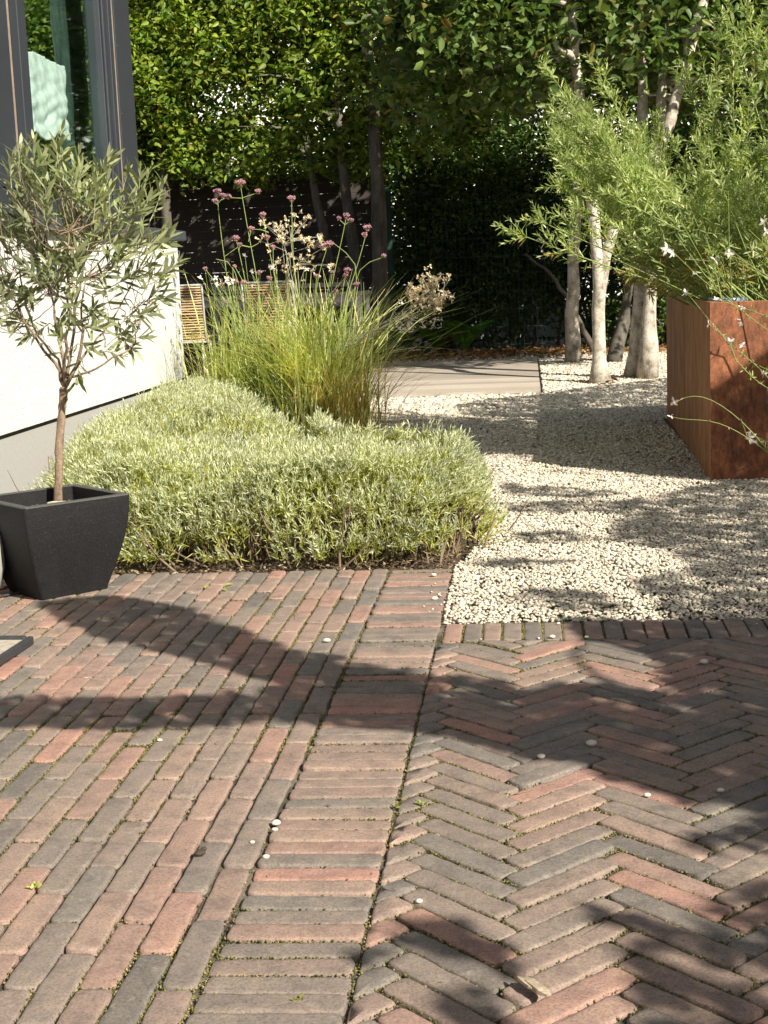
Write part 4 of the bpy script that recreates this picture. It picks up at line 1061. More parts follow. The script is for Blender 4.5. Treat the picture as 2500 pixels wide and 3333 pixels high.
# ================================================================== FENCES
YF = 15.5
fe = empty('slat_fence', (-3.5, YF, 0), 'dark stained horizontal slat fence behind the row of trees', 'fence')
mb = MB(); z = .05; i = 0
while z < 2.02:
    mb.box((-7.5, YF+.001*(i % 2), z), (-1.42, YF+.022, z+.1185)); z += .1215; i += 1
mb.build('slats', MT['fence'], fe)
for x in (-7.4, -5.6, -4.6, -3.0, -1.5):
    mb = MB(); mb.box((x-.045, YF+.024, 0), (x+.045, YF+.11, 2.06)); mb.build('post', MT['fence'], fe)
mb = MB(); mb.box((-7.5, YF-.03, 2.045), (-1.42, YF+.115, 2.075)); mb.build('cap_rail', MT['fence'], fe)
mf = empty('wire_mesh_fence', (1, 15.25, 0), 'green welded wire mesh fence among the dark shrubs', 'fence')
P = []; R = []
for x in np.arange(-1.25, 4.5, .05): P.append([[x, 15.25, .03], [x, 15.25, 1.83]]); R.append([.0026]*2)
for z in np.arange(.08, 1.85, .2): P.append([[-1.25, 15.243, z], [4.5, 15.243, z]]); R.append([.0042]*2)
tubes('mesh', np.array(P), np.array(R), MT['mesh_green'], mf, 5)
for x in (-1.3, 1.2, 3.7):
    mb = MB(); mb.box((x-.03, 15.26, 0), (x+.03, 15.30, 1.9)); mb.build('post', MT['mesh_green'], mf)

# ================================================================== TREES
GAPS = []
for _ in range(130):
    GAPS.append((np.array([rng.uniform(-4.2, -1.4), 15.49, rng.uniform(.75, 2.0)]), rng.uniform(.012, .035)))
def sun_gap(P):
    keep = np.ones(len(P), bool)
    for g0_, r_ in GAPS:
        d = P-g0_; d = d-(d@SUN)[:, None]*SUN; keep &= np.sum(d*d, 1) > (r_+.035)**2
    return keep
def crown_leaves(name, centers, nper, spread, ls, mat, parent, kind='broad', wf=.6, droop=.25, sunny=.35):
    c = np.repeat(centers, nper, 0); m_ = len(c)
    P = c+rng.normal(size=(m_, 3))*np.asarray(spread)
    P = P[sun_gap(P)]; m_ = len(P)
    D = nrm(rng.normal(size=(m_, 3))*np.array([1, 1, .5])+np.array([0, 0, -droop]))
    N = nrm(rng.normal(size=(m_, 3))*.75+np.array([0, 0, .75])+SUN*sunny)
    L = ls*(.55+.75*rng.random(m_))
    return leaf_mesh(name, P, D, N, L, L*wf*(.8+.4*rng.random(m_)), kind, mat, parent, 1.9)
def smooth_path(w, n=14, jit=.0):
    w = np.array(w, float); cl = np.concatenate([[0], np.cumsum(np.linalg.norm(np.diff(w, axis=0), axis=1))]); cl /= cl[-1]
    tt = np.linspace(0, 1, n); f = np.stack([np.interp(tt, cl, w[:, k]) for k in range(3)], -1)
    for _ in range(2): f[1:-1] = .25*f[:-2]+.5*f[1:-1]+.25*f[2:]
    if jit: f[1:-1] += rng.normal(size=f[1:-1].shape)*jit
    return f
def tree(name, label, base, trunks, crown_c, mat, bark_m, nper=62, spread=.092, ls=.084, group=None, cat='tree', limbs=14, wf=.6, tr_n=12):
    r_ = empty(name, (base[0], base[1], 0), label, cat, group)
    mb = MB(); tips = []
    for w, r0, r1 in trunks:
        f = smooth_path(w, 16, .006); rad = np.linspace(r0, r1, 16)*(1+.06*rng.normal(size=16)); fl_ = w[0][2] < .2; rad[0] *= 1.5 if fl_ else .7; rad[1] *= 1.16 if fl_ else .9; rad *= 1+.07*np.sin(np.arange(16)*1.7+rng.random()*6)
        mb.tube(f, rad, tr_n); tips.append(f)
    if len(crown_c):
        allp = np.concatenate([f[8:] for f in tips])
        for k in rng.choice(len(crown_c), min(limbs, len(crown_c)), replace=False):
            c = crown_c[k]; cand = allp-c; dd = np.linalg.norm(cand, axis=1)+np.maximum(0, allp[:, 2]-c[2])*.8; s_ = allp[np.argmin(dd)]
            mid = .5*(s_+c)+rng.normal(size=3)*.05
            mb.tube(smooth_path([s_, mid, c], 8, .008), np.linspace(r1*.7, .005, 8), 6)
    mb.build('trunk', bark_m, r_, smooth=True)
    if len(crown_c): crown_leaves('crown', crown_c, nper, spread, ls, mat, r_, wf=wf)
    return r_
def boxpts(n, lo, hi, holes=()):
    out = []
    while len(out) < n:
        p_ = np.array(lo)+(np.array(hi)-np.array(lo))*rng.random(3)
        if any(np.sum(((p_-np.array(c))/np.array(rd))**2) < 1 for c, rd in holes): continue
        out.append(p_)
    out = np.array(out)
    return out
def recess(C):
    C[:, 1] += .18*np.clip((2.85-C[:, 2])/.35, 0, 1)
    return C
HG = 'pleached hornbeams along the slat fence'
holes = [((-3.02, 14.4, 2.83), (.30, 3, .20)), ((-2.60, 14.4, 2.60), (.12, 3, .08)), ((-3.35, 14.4, 2.55), (.06, 3, .06)), ((-1.75, 14.4, 2.75), (.10, 3, .10)), ((-2.1, 14.4, 2.95), (.10, 3, .06)), ((-3.5, 14.4, 3.2), (.06, 3, .06))]
Yh = 14.5
tree('hornbeam', 'leftmost hornbeam, its crown cut off by the dark window frame', (-4.75, Yh), [([(-4.75, Yh, -.05), (-4.7, Yh, 1.2), (-4.72, Yh, 3.4)], .07, .03)],
     recess(boxpts(136, (-5.3, 14.0, 2.12), (-4.25, 14.8, 4.7))), MT['hornbeam'], MT['dark_bark'], group=HG)
tree('hornbeam', 'hornbeam with dark straight trunk just right of the window frame', (-3.69, Yh), [([gY(362, 500, Yh)*np.array([1, 1, 0]), gY(358, 450, Yh), gY(352, 330, Yh), (-3.72, Yh, 3.8)], .075, .03)],
     recess(boxpts(264, (-4.3, 14.0, 2.1), (-3.0, 14.8, 4.7), holes)), MT['hornbeam'], MT['dark_bark'], group=HG)
tree('hornbeam', 'hornbeam with thin leaning trunk in front of the slat fence', (-1.8, Yh), [([(-1.80, Yh, -.05), (-1.86, Yh, .9), (-1.98, Yh, 1.6), (-2.1, Yh, 2.4), (-2.2, Yh, 3.8)], .06, .03)],
     recess(boxpts(264, (-3.0, 14.0, 2.08), (-1.85, 14.8, 4.7), holes)), MT['hornbeam'], MT['dark_bark'], group=HG)
tree('hornbeam', 'hornbeam with curved grey trunk bending left at the top', (-1.53, Yh+.1), [([(-1.53, Yh-.1, -.05), gY(778, 680, Yh-.1), gY(768, 560, Yh-.1), gY(748, 430, Yh-.1), gY(735, 330, Yh-.1), (-1.72, Yh-.1, 3.6)], .075, .04)],
     recess(boxpts(160, (-1.95, 14.0, 2.05), (-1.3, 14.8, 4.7), holes)), MT['hornbeam'], MT['dark_bark'], group=HG)
tree('hornbeam', 'hornbeam with thickest straight dark trunk at the right end of the fence', (-1.33, Yh-.3), [([(-1.31, Yh-.3, -.05), gY(818, 600, Yh-.3), gY(822, 480, Yh-.3), gY(812, 330, Yh-.3), (-1.36, Yh-.3, 3.8)], .095, .05)],
     recess(boxpts(232, (-1.5, 13.9, 2.2), (-.2, 14.8, 4.7), holes[-3:])), MT['hornbeam'], MT['dark_bark'], group=HG)

# pale stemmed trees standing in the gravel, with the broad leaved crown hanging into the picture
Yc = 10.2
def crown_box(n, lo, hi, bottom):
    out = []
    while len(out) < n:
        p_ = np.array(lo)+(np.array(hi)-np.array(lo))*rng.random(3)
        if p_[2] < bottom(p_[0], p_[1]): continue
        out.append(p_)
    return np.array(out)
bt = lambda x, y: 2.34+(.34*min(1, max(0, (10.9-y)/1.2)) if x < .2 else 0)+.10*math.sin(x*5+y)+.10*math.sin(x*2.1)-.12*math.exp(-((x+.1)/.35)**2)
tree('hazel_tree', 'pale barked tree with forked trunk standing foremost in the gravel', (.82, 10.14),
     [([gz(1297, 830), gY(1290, 740, 10.14), gY(1296, 640, 10.14), gY(1293, 560, 10.14), gY(1285, 480, 10.14), gY(1275, 405, 10.14), gY(1265, 330, 10.14), (.62, 10.1, 2.9)], .057, .036),
      ([gY(1295, 660, 10.14), gY(1299, 600, 10.14), gY(1314, 510, 10.16), gY(1345, 440, 10.2), gY(1400, 380, 10.2), gY(1428, 330, 10.2), gY(1455, 230, 10.2), gY(1485, 130, 10.2), (1.75, 10.2, 3.3)], .046, .044)],
     crown_box(300, (-.85, 9.5, 2.3), (1.35, 11.8, 4.2), bt), MT['overhang'], MT['pale_bark'], 54, .15, .090, wf=.66, limbs=22)
tree('hazel_tree', 'pale barked tree furthest back on the left of its group', (.67, 12.6),
     [([gz(1238, 785), gY(1240, 690, 12.65), gY(1236, 600, 12.65), gY(1240, 500, 12.65), gY(1250, 400, 12.65), (.78, 12.65, 2.4), (.7, 12.7, 3.6)], .066, .036)],
     crown_box(280, (-.6, 11.9, 2.5), (1.4, 13.8, 4.5), lambda x, y: 2.65), MT['overhang'], MT['pale_bark'], 48, .16, .095, wf=.66)
tree('hazel_tree', 'two stemmed grey tree standing close beside the rusty planter', (1.2, 10.4),
     [([gz(1398, 820), gY(1402, 740, 10.35), gY(1405, 660, 10.35), gY(1412, 560, 10.4), gY(1420, 420, 10.45), (1.35, 10.5, 2.4), (1.5, 10.5, 3.5)], .062, .038),
      ([gz(1370, 818)+np.array([0, .1, 0]), gY(1374, 740, 10.5), gY(1378, 660, 10.5), gY(1382, 540, 10.5), gY(1390, 300, 10.5), (1.2, 10.55, 3.2)], .058, .034)],
     crown_box(260, (1.45, 10.0, 2.35), (3.2, 12.2, 4.3), bt), MT['overhang'], MT['pale_bark'], 54, .15, .090, wf=.66, limbs=22)
tree('hazel_tree', 'thin dark stem leaning right behind the pale trunks', (1.0, 12.9),
     [([gz(1325, 785), gY(1345, 700, 12.8), gY(1362, 620, 12.8), gY(1366, 500, 12.8), (1.35, 12.8, 2.3), (1.5, 12.8, 3.4)], .06, .035)],
     crown_box(220, (1.4, 12.0, 2.5), (3.4, 14.2, 4.5), lambda x, y: 2.6), MT['overhang'], MT['dark_bark'], 48, .17, .095, wf=.66)

# dark shrubs behind, ferns, bright hedge, neighbour
def shrub(label, c, rad, n, ls=.075, mat='shrub_dark', nper=44, name='evergreen_shrub', group=None, spread=.12, holes=()):
    d = rvec(n)*(rng.random((n, 1))**.45)
    C = np.array(c)+d*np.array(rad); C = C[C[:, 2] > .05]
    for hc, hr in holes: C = C[np.sum(((C-np.array(hc))/np.array(hr))**2, 1) > 1]
    r_ = empty(name, (c[0], c[1], 0), label, 'shrub', group)
    P = []
    for k in range(12):
        e_ = C[rng.integers(0, len(C))]; b_ = np.array([c[0]+rng.normal()*.12, c[1]+rng.normal()*.1, -.03]); P.append(smooth_path([b_, .5*(b_+e_)+np.array([0, 0, .15]), e_], 8, .015))
    tubes('stems', np.array(P), np.broadcast_to(np.linspace(.022, .006, 8), (len(P), 8)), MT['dark_bark'], r_, 6)
    crown_leaves('foliage', C, nper, spread, ls, MT[mat], r_, wf=.55)
shrub('dark evergreen shrub right of the thick hornbeam trunk', (-.75, 15.75, 1.35), (.62, .45, 1.35), 200)
shrub('dark evergreen shrub behind the ferns and the wooden deck', (.15, 15.8, 1.3), (.5, .45, 1.4), 120)
shrub('loose evergreen shrub left of the pale trunks with light between its leaves', (.85, 15.7, 1.35), (.55, .45, 1.5), 130)
shrub('dense dark evergreen shrub directly behind the pale trunks', (1.75, 14.9, 1.3), (.7, .5, 1.6), 220)
shrub('broad dark evergreen shrub furthest right behind the planter', (2.95, 14.6, 1.5), (.8, .5, 1.8), 230)
shrub('tall dark evergreen added behind the hazel crowns on the right to block light', (2.6, 17.0, 2.3), (2.4, .7, 2.4), 420, .11, spread=.2, holes=[(gY(1545, 208, 17.0), (.62, 3, .30)), (gY(1345, 320, 17.0), (.22, 3, .22))])  # tall mass added behind the shrubs as a light block
shrub('tall dark evergreen added behind the slat fence on the left to darken the crown gaps', (-4.6, 17.3, 3.4), (2.9, .6, 1.6), 330, .11, spread=.2, holes=[(gY(480, 215, 17.3), (.42, 3, .30)), (gY(560, 250, 17.3), (.2, 3, .12)), (gY(640, 235, 17.3), (.12, 3, .12)), (gY(420, 345, 17.3), (.9, 3, .16))])  # dark mass added so gaps in the hornbeam crowns read dark
shrub('tall dark evergreen added behind the wire mesh in the middle to block light', (-.5, 17.2, 2.6), (1.5, .7, 2.2), 320, .11, spread=.19, holes=[(gY(1165, 500, 17.2), (.3, 3, .3)), (gY(985, 215, 17.2), (.25, 3, .25))])  # middle part of the added light block
mb = MB()
tree('bare_branch', 'bare crooked branch reaching left from the dark shrubs', (1.15, 14.2), [([gY(1232, 650, 14.2)*np.array([1, 1, 0])+np.array([.25, 0, 0]), gY(1225, 640, 14.2), gY(1190, 590, 14.2), gY(1150, 560, 14.2), gY(1135, 548, 14.2)], .035, .014)], [], None, MT['dark_bark'], cat='branch')
for lab, (x, y), n, L in (('bright green fern by the middle of the deck edge', (1005, 764), 26, .62), ('fern in deep shade left of the bright fern', (945, 764), 18, .5), ('small fern near the hornbeam trunk and grass', (880, 762), 14, .45)):
    b_ = gz(x, y); r_ = empty('fern', b_, lab, 'fern')
    P = []; D = []; N = []; Ls = []; SP = []
    for k in range(n):
        az = rng.random()*6.28; l_ = L*(.6+.5*rng.random()); h = np.array([math.cos(az), math.sin(az), 0])
        t_ = np.linspace(0, 1, 20); arc = b_+h*(l_*.62*t_**1.2)[:, None]+np.array([0, 0, 1])*(l_*(1.1*t_-.55*t_**2.4))[:, None]
        SP.append(arc[::3]); side = np.array([-h[1], h[0], 0]); T = np.gradient(arc, axis=0); T = nrm(T)
        for i in range(3, 20):
            for s_ in (-1, 1):
                P.append(arc[i]); D.append(side*s_+T[i]*.4); N.append(np.cross(T[i], side)*1.0+rng.normal(size=3)*.15); Ls.append(l_*.20*math.sin(min(1, t_[i]*1.1)*2.9)+.008)
    P = np.array(P); Ls = np.array(Ls); N = np.array(N); N[N[:, 2] < 0] *= -1
    leaf_mesh('fronds', P, np.array(D), N, Ls, Ls*.26+.003, 'olive', MT['fern'], r_)
    tubes('stalks', np.array(SP), np.full((len(SP), 7), .0025), MT['stem_green'], r_, 4)
r_ = empty('clipped_hedge', (-4, 19.5, 0), 'sunlit light green hedge seen above the slat fence', 'hedge')
C = boxpts(620, (-8.0, 19.0, .5), (-1.0, 20.0, 3.0))
crown_leaves('foliage', C, 40, .17, .10, MT['bright_hedge'], r_, wf=.6)
nh = empty('neighbour_house', (0, 44, 0), 'white neighbouring house glimpsed through gaps in the trees', 'house')
mb = MB(); mb.box((-14, 40, 0), (14, 48, 8.2)); mb.build('wall', MT['house_white'], nh)
mb = MB(); mb.add([(-14.4, 39.6, 8.2), (14.4, 39.6, 8.2), (14.4, 48.4, 8.2), (-14.4, 48.4, 8.2), (-14.4, 44, 11.5), (14.4, 44, 11.5)], [(0,1,5,4), (2,3,4,5), (1,2,5), (3,0,4), (3,2,1,0)]); mb.build('roof', MT['roof'], nh)
for x in (-5.5, -2.5, 1.0, 4.5):
    mb = MB(); mb.box((x, 39.97, 1.0), (x+1.3, 39.998, 2.3)); w_ = mb.build('window', MT['house_grey'], nh)
gs = empty('garden_shed', (.2, 19.5, 0), 'grey shed half hidden behind the wire mesh fence', 'shed')
mb = MB(); mb.box((-.75, 18.6, 0), (.75, 20.4, 1.75)); mb.build('wall', MT['house_grey'], gs)
mb = MB(); mb.add([(-.85, 18.5, 1.75), (.85, 18.5, 1.75), (.85, 20.5, 1.75), (-.85, 20.5, 1.75), (0, 18.5, 2.2), (0, 20.5, 2.2)], [(0,1,4), (1,2,5,4), (2,3,5), (3,0,4,5), (3,2,1,0)]); mb.build('roof', MT['roof'], gs)

# leaf litter at the back
n = 2600; x = -1.6+4.2*rng.random(n); y = 13.35+1.9*rng.random(n)**.8
kk = rng.random(n) < np.clip((y-13.2)/.9, .05, 1)
P = np.column_stack([x, y, .012+.03*rng.random(n)])[kk]
for bx_, by_ in ((.81, 10.1), (.67, 12.7), (1.19, 10.4), (1.1, 10.5), (1.0, 12.8)):
    q_ = rng.normal(size=(26, 2))*.13+np.array([bx_, by_]); P = np.concatenate([P, np.column_stack([q_, .006+.012*rng.random(26)])])
m_ = len(P)
leaf_mesh('leaf_litter', P, nrm(rng.normal(size=(m_, 3))*np.array([1, 1, .3])), nrm(rng.normal(size=(m_, 3))*.6+np.array([0, 0, 1])), .04+.04*rng.random(m_), .03+.02*rng.random(m_), 'broad', MT['litter'])
tag(bpy.data.objects['leaf_litter'], 'brown fallen leaves on the ground under the shrubs at the back', 'leaves', kind='stuff')

# ================================================================== PLANTER SHRUB AND FLOWERING SPRAYS
ps = empty('gaura_shrub', (1.5, 5.6, .70), 'large feathery green shrub with narrow leaves growing out of the rusty planter', 'shrub')
mains = []
def main(bx, by, tips, Y0, Y1, bend=0.0, k=10):
    b_ = np.array([bx, by, .70]); e_ = gY(*tips, Y1)
    mains.append(bez(b_, e_, np.array([-.04, 0, .05])+rng.normal(size=3)*.03, k))
for tx, ty, Y1 in ((1178,140,5.5),(1215,210,5.6),(1280,140,5.7),(1303,155,5.75),(1250,240,5.5),(1195,300,5.4),(1205,400,5.3),(1230,440,5.3),(1345,275,5.8),(1370,330,5.5),(1330,340,5.6),(1290,300,5.5),(1400,420,5.2),(1320,480,5.1),
                   (1475,140,6.2),(1520,150,5.9),(1560,30,5.8),(1600,0,5.6),(1640,60,5.4),(1590,90,6.2),(1620,200,5.3),(1659,150,5.4),(1540,250,5.6),(1500,300,5.4),(1590,300,5.2),(1650,330,5.0),(1470,360,5.6),(1450,430,5.3),(1560,400,5.1),
                   (1610,430,4.9),(1660,450,4.9),(1500,480,5.0),(1420,500,5.0),(1560,500,4.9),(1640,520,4.8),(1380,540,5.0),(1350,560,5.1),(1250,360,5.4),(1270,420,5.3),(1310,390,5.3),(1345,430,5.3),(1450,300,6.0),(1690,60,5.5),(1700,250,5.3),(1420,250,6.4),(1680,0,5.7),(1659,-60,5.8),(1560,-40,6.0)):
    bx = 1.10+.25*rng.random() if tx < 1450 else 1.2+.7*rng.random(); main(bx, min(6.8, max(4.75, Y1+rng.normal()*.25)), (tx, ty), 0, Y1)
for k in range(44):
    tx = rng.uniform(1280, 1680); ty = rng.uniform(300, 590 if tx > 1400 else 430); Y1 = rng.uniform(4.75, 6.6); main(1.1+.7*rng.random(), min(6.9, max(4.7, Y1+rng.normal()*.3)), (tx, ty), 0, Y1)
for k in range(64):
    tx = rng.uniform(1190, 1430); ty = 180+ (tx-1185)*.4+rng.uniform(15, 175); Y1 = rng.uniform(5.1, 6.4); main(1.08+.15*rng.random(), Y1+rng.normal()*.2, (tx, ty), 0, Y1)
for k in range(8): main(1.03+.06*rng.random(), rng.uniform(4.9, 6.6), (rng.uniform(1345, 1450), rng.uniform(520, 650)), 0, rng.uniform(5.0, 6.6))
for k in range(16):
    Y1 = rng.uniform(4.7, 6.0); main(1.15+.6*rng.random(), Y1+.1, (rng.uniform(1440, 1690), rng.uniform(420, 600)), 0, Y1)
# the long side spray reaching left
mains.append(bez(np.array([1.10, 4.95, .74]), gY(1085, 492, 4.9), np.array([0, 0, -.01]), 10))
mains.append(bez(np.array([1.10, 5.05, .76]), gY(1150, 470, 5.0), np.array([0, 0, -.005]), 10)); mains.append(bez(np.array([1.1, 5.1, .76]), gY(1180, 455, 5.05), np.array([0, 0, .01]), 10))
MS = np.array(mains)
tubes('stems', MS, np.broadcast_to(np.linspace(.0055, .0013, 10), MS.shape[:2]), MT['stem_green'], ps, 5)
# side shoots along the mains
SB = []; SD = []; SL = []
for f in MS:
    L = np.linalg.norm(f[-1]-f[0]); T = nrm(np.gradient(f, axis=0)); nside = int(8+L*15)
    for k in range(nside):
        t_ = .20+.80*rng.random()**.8; i = t_*9; i0 = min(8, int(i)); p_ = f[i0]*(1-(i-i0))+f[i0+1]*(i-i0)
        d_ = T[i0]+perp(T[i0][None])[0]*(.55+.5*rng.random())+np.array([0, 0, .25]); SB.append(p_); SD.append(d_); SL.append((.05+.11*rng.random())*(1.15-.6*t_)+.02)
    SB.append(f[-2]); SD.append(f[-1]-f[-2]); SL.append(np.linalg.norm(f[-1]-f[-2])*1.15)
SB = np.array(SB); SD = np.array(SD); SL = np.array(SL)
S, P, D, N, ls = shoots(SB, SD, SL, 13, .045, 30, 60, .25, .05, segs=3, lprof=lambda t_: 1.1-.6*t_)
low = P[:, 2] < .92+.08*rng.normal(size=len(P))
low &= rng.random(len(P)) < .75
leaf_mesh('foliage', P[~low], D[~low], N[~low], ls[~low], ls[~low]*.15+.0018, 'olive', MT['gaura'], ps)
leaf_mesh('dry_foliage', P[low], D[low], N[low], ls[low], ls[low]*.15+.0018, 'olive', MT['gaura_low'], ps)
tubes('side_stems', S, np.broadcast_to(np.array([.0016, .0013, .001, .0006]), S.shape[:2]), MT['stem_green'], ps, 3)
# basal thicket inside the planter
n = 300; B = np.column_stack([1.06+1.0*rng.random(n), 4.62+1.9*rng.random(n), np.full(n, .70)]); E = B+np.column_stack([-.12+.3*rng.normal(size=n)*.5, rng.normal(size=n)*.12-.05, .2+.35*rng.random(n)])
tubes('basal_stems', np.stack([B, .5*(B+E)+rng.normal(size=(n, 3))*.02, E], 1), np.broadcast_to(np.array([.0030, .0022, .0012]), (n, 3)), MT['stem_green'], ps, 4)
S, P, D, N, ls = shoots(np.concatenate([E, .5*(B+E)]), rvec(2*len(E))*.6+np.array([-.2, -.1, .6]), .13, 12, .036, 35, 70)
leaf_mesh('inner_foliage', P, D, N, ls, ls*.15+.0016, 'olive', MT['gaura'], ps)

wf_ = empty('gaura_flower_sprays', (1.45, 4.35, 0), 'arching thin gaura stems with white star blossoms in front of the rusty planter', 'flowers')
Yg = 4.28
sprays = [[(1700,1020),(1600,905),(1540,862),(1500,852),(1470,860),(1456,872)], [(1700,1010),(1630,955),(1570,918),(1520,905),(1470,908),(1449,900)],
          [(1720,760),(1640,700),(1560,640),(1500,590),(1455,545),(1435,525)], [(1720,900),(1650,800),(1570,740),(1530,690),(1500,650),(1482,632)],
          [(1720,720),(1650,680),(1590,660),(1545,645)], [(1700,860),(1640,830),(1590,780),(1560,720),(1540,700)],
          [(1720,640),(1650,590),(1600,560),(1560,545)], [(1700,985),(1660,955),(1625,940)], [(1720,480),(1680,520),(1650,470)], [(1720,830),(1660,800),(1640,790)],
          [(1600,905),(1620,960)], [(1480,560),(1545,565)], [(1620,690),(1600,665)], [(1590,780),(1580,750),(1570,735)]]
SP = []
for s_ in sprays:
    w = np.array([gY(x, y, Yg+.10*rng.normal()*.4) for x, y in s_]); SP.append(smooth_path(w, 14))
SP = np.array(SP); tubes('stems', SP, np.broadcast_to(np.linspace(.0022, .0011, 14), SP.shape[:2]), MT['stem_green'], wf_, 5)
# rooted stems to the right of the frame
RB = np.array([[[1.62, 4.30, 0], [1.50, 4.29, .35], SP[i, 0]] for i in range(0, 10)]); tubes('rooted_stems', RB, np.full((len(RB), 3), .0026), MT['stem_green'], wf_, 5)
for (x, y, s_) in ((1455,868,.024),(1449,900,.020),(1622,945,.028),(1440,538,.030),(1452,545,.026),(1545,562,.026),(1576,546,.022),(1603,665,.019),(1530,700,.020),(1480,632,.020),(1545,645,.016),(1578,738,.020),(1592,690,.018),(1605,745,.020),(1650,805,.026),(1630,955,.020),(1650,480,.022),(1366,520,.0),(1655,500,.02),(1500,590,.016),(1600,700,.016)):
    if s_ > 0: blossom(wf_, gY(x, y, Yg-.01), s_)
n = 120; k = rng.integers(0, len(SP), n); i = rng.integers(1, 14, n); P = SP[k, i]; D = nrm(rng.normal(size=(n, 3))+np.array([-.3, 0, .5]))
leaf_mesh('buds', P, D, rvec(n), .010+.008*rng.random(n), .0035, 'olive', MT['pink_bud'], wf_)
n = 260; k = rng.integers(2, 10, n); i = rng.integers(0, 10, n); P = SP[k, i]+rng.normal(size=(n, 3))*.004; D = nrm(rng.normal(size=(n, 3))+np.array([-.2, 0, .2]))
leaf_mesh('leaves', P, D, rvec(n), .016+.018*rng.random(n), .0045, 'olive', MT['gaura'], wf_)
for (x, y) in ((1505,645),(1440,535),(1410,530)): pass

# ================================================================== SMALL THINGS ON THE PAVING
SHAPES = ['flat', 'round']
def pebble(label, x, y, r_, group='white pebbles strayed onto the bricks'):
    p_ = gz(x, y); V = IV*(1+.12*rng.normal(size=(12, 1)))*np.array([1.15, .9, .65])*r_+np.array([p_[0], p_[1], r_*.55])
    o = np_mesh('pebble', V, [IF], MT['pebble']); sm = o.modifiers.new('round', 'SUBSURF'); sm.levels = 2; sm.render_levels = 2
    o.data.polygons.foreach_set('use_smooth', np.ones(len(IF), dtype=bool)); tag(o, label, 'pebble', group)
for lab, x, y, r_ in (('white pebble on the herringbone bricks, largest of them, at the edge of the sunlit patch', 1279, 1612, .0125), ('small white pebble left of the largest one on dark herringbone bricks', 1170, 1638, .0085),
                      ('white pebble on the edging bricks nearest the lavender', 937, 1246, .0115), ('white pebble on the edging bricks, second from the lavender', 939, 1297, .0115), ('flat white pebble on running bond bricks left of the edging strip', 706, 1388, .0115),
                      ('white pebble in deep joint left of the edging strip, upper of a pair', 597, 1783, .0095), ('small white pebble below the one in the deep joint', 594, 1795, .006), ('white pebble in the shade near the right end of the header row', 1521, 1434, .011),
                      ('white pebble against the header row, left one', 1193, 1379, .009), ('white pebble against the header row, right one', 1267, 1379, .007), ('tiny white pebble in the shaded herringbone', 1398, 1722, .008), ('flat white pebble at the far right of the herringbone', 1557, 1712, .008),
                      ('tiny white pebble left of the snail shaped crumb', 545, 1822, .005), ('tiny pale pebble on the edging joint at the bottom', 905, 1951, .007), ('tiny pale pebble among the left bricks', 575, 1855, .007), ('tiny white pebble by the left bricks in the sun', 345, 1602, .0065)):
    pebble(lab, x, y, r_)
p_ = gz(1160, 2135); mb = MB()
e0, e1 = gz(1130, 2118, .012), gz(1180, 2158, .014)
for k, (o0, o1, w0, h0) in enumerate(((0, 1, .0070, .0050), (.05, .86, .0050, .0075), (-.12, .55, .0042, .0040))):
    a_ = e0+(e1-e0)*o0; b_ = e0+(e1-e0)*o1; d_ = nrm(b_-a_); sd_ = nrm(np.cross(d_, [0, 0, 1])); of = sd_*(k-1)*.0042
    vs = []
    for t_ in (0, .25, .55, .85, 1):
        c_ = a_+(b_-a_)*t_+of; f_ = (.35, .85, 1, .95, .5)[int(round(t_*4))] if t_ in (0, 1) else .9+.2*rng.random()
        for q1, q2 in ((-1, -.8), (1, -.8), (.8, .9), (-.7, 1)): vs.append(c_+sd_*q1*w0*f_+np.array([0, 0, .004+q2*h0*f_*.5]))
    fs = [(3, 2, 1, 0), (16, 17, 18, 19)]
    for m2 in range(4):
        for e2 in range(4): fs.append((m2*4+e2, m2*4+(e2+1) % 4, m2*4+4+(e2+1) % 4, m2*4+4+e2))
    mb.add(vs, fs)
tag(mb.build('wood_chip', MT['driftwood']), 'broken chip of pale wood lying on the herringbone bricks', 'wood chip')
p_ = gz(432, 1849); V = np.concatenate([IV*np.array([.013, .010, .007])*(1+.12*rng.normal(size=(12, 1)))+p_+np.array([0, 0, .006]), IV*np.array([.007, .007, .005])+p_+np.array([.006, .004, .011])])
o = np_mesh('dark_crumb', V, [np.concatenate([IF, IF+12])], MT['dropping']); sm = o.modifiers.new('round', 'SUBSURF'); sm.levels = 1; sm.render_levels = 2; tag(o, 'small dark brown crumb lying on the left bricks', 'dropping')
def weed(label, x, y, s_, n):
    p_ = gz(x, y); r_ = empty('weed', p_, label, 'weed', None)
    D = rvec(n); D[:, 2] = np.abs(D[:, 2])*.8; leaf_mesh('leaves', p_+rng.normal(size=(n, 3))*s_*.25*np.array([1, 1, .1])+np.array([0, 0, .002]), D, rvec(n)+np.array([0, 0, 1]), s_*.7*(.6+.6*rng.random(n)), s_*.3, 'olive', MT['weed'], r_)
weed('small weed in the joint between edging and herringbone, in the sun', 912, 1740, .016, 16)
weed('yellowish weed in the joint of the edging strip', 855, 1745, .014, 10)
weed('tiny weed in a joint of the left bricks', 310, 1568, .012, 9)
weed('pale weed seedling in the left bricks near the bottom', 75, 1920, .016, 12)
weed('pale weed seedling at the left foot of the edging strip', 640, 2165, .014, 10)
for lab, x, y, a in (('yellow green fallen leaf on bricks in front of lavender', 484, 1268, .4), ('pale fallen leaf left of the yellow green one on bricks', 443, 1274, 1.4), ('small fallen leaf right below the yellow green one', 489, 1279, 2.2)):
    p_ = gz(x, y); o = leaf_mesh('fallen_leaf', np.array([[p_[0], p_[1], .004]]), np.array([[math.cos(a), math.sin(a), .35]]), np.array([[0, -.3, 1.0]]), .030, .016, 'broad', MT['weed']); tag(o, lab, 'leaf')
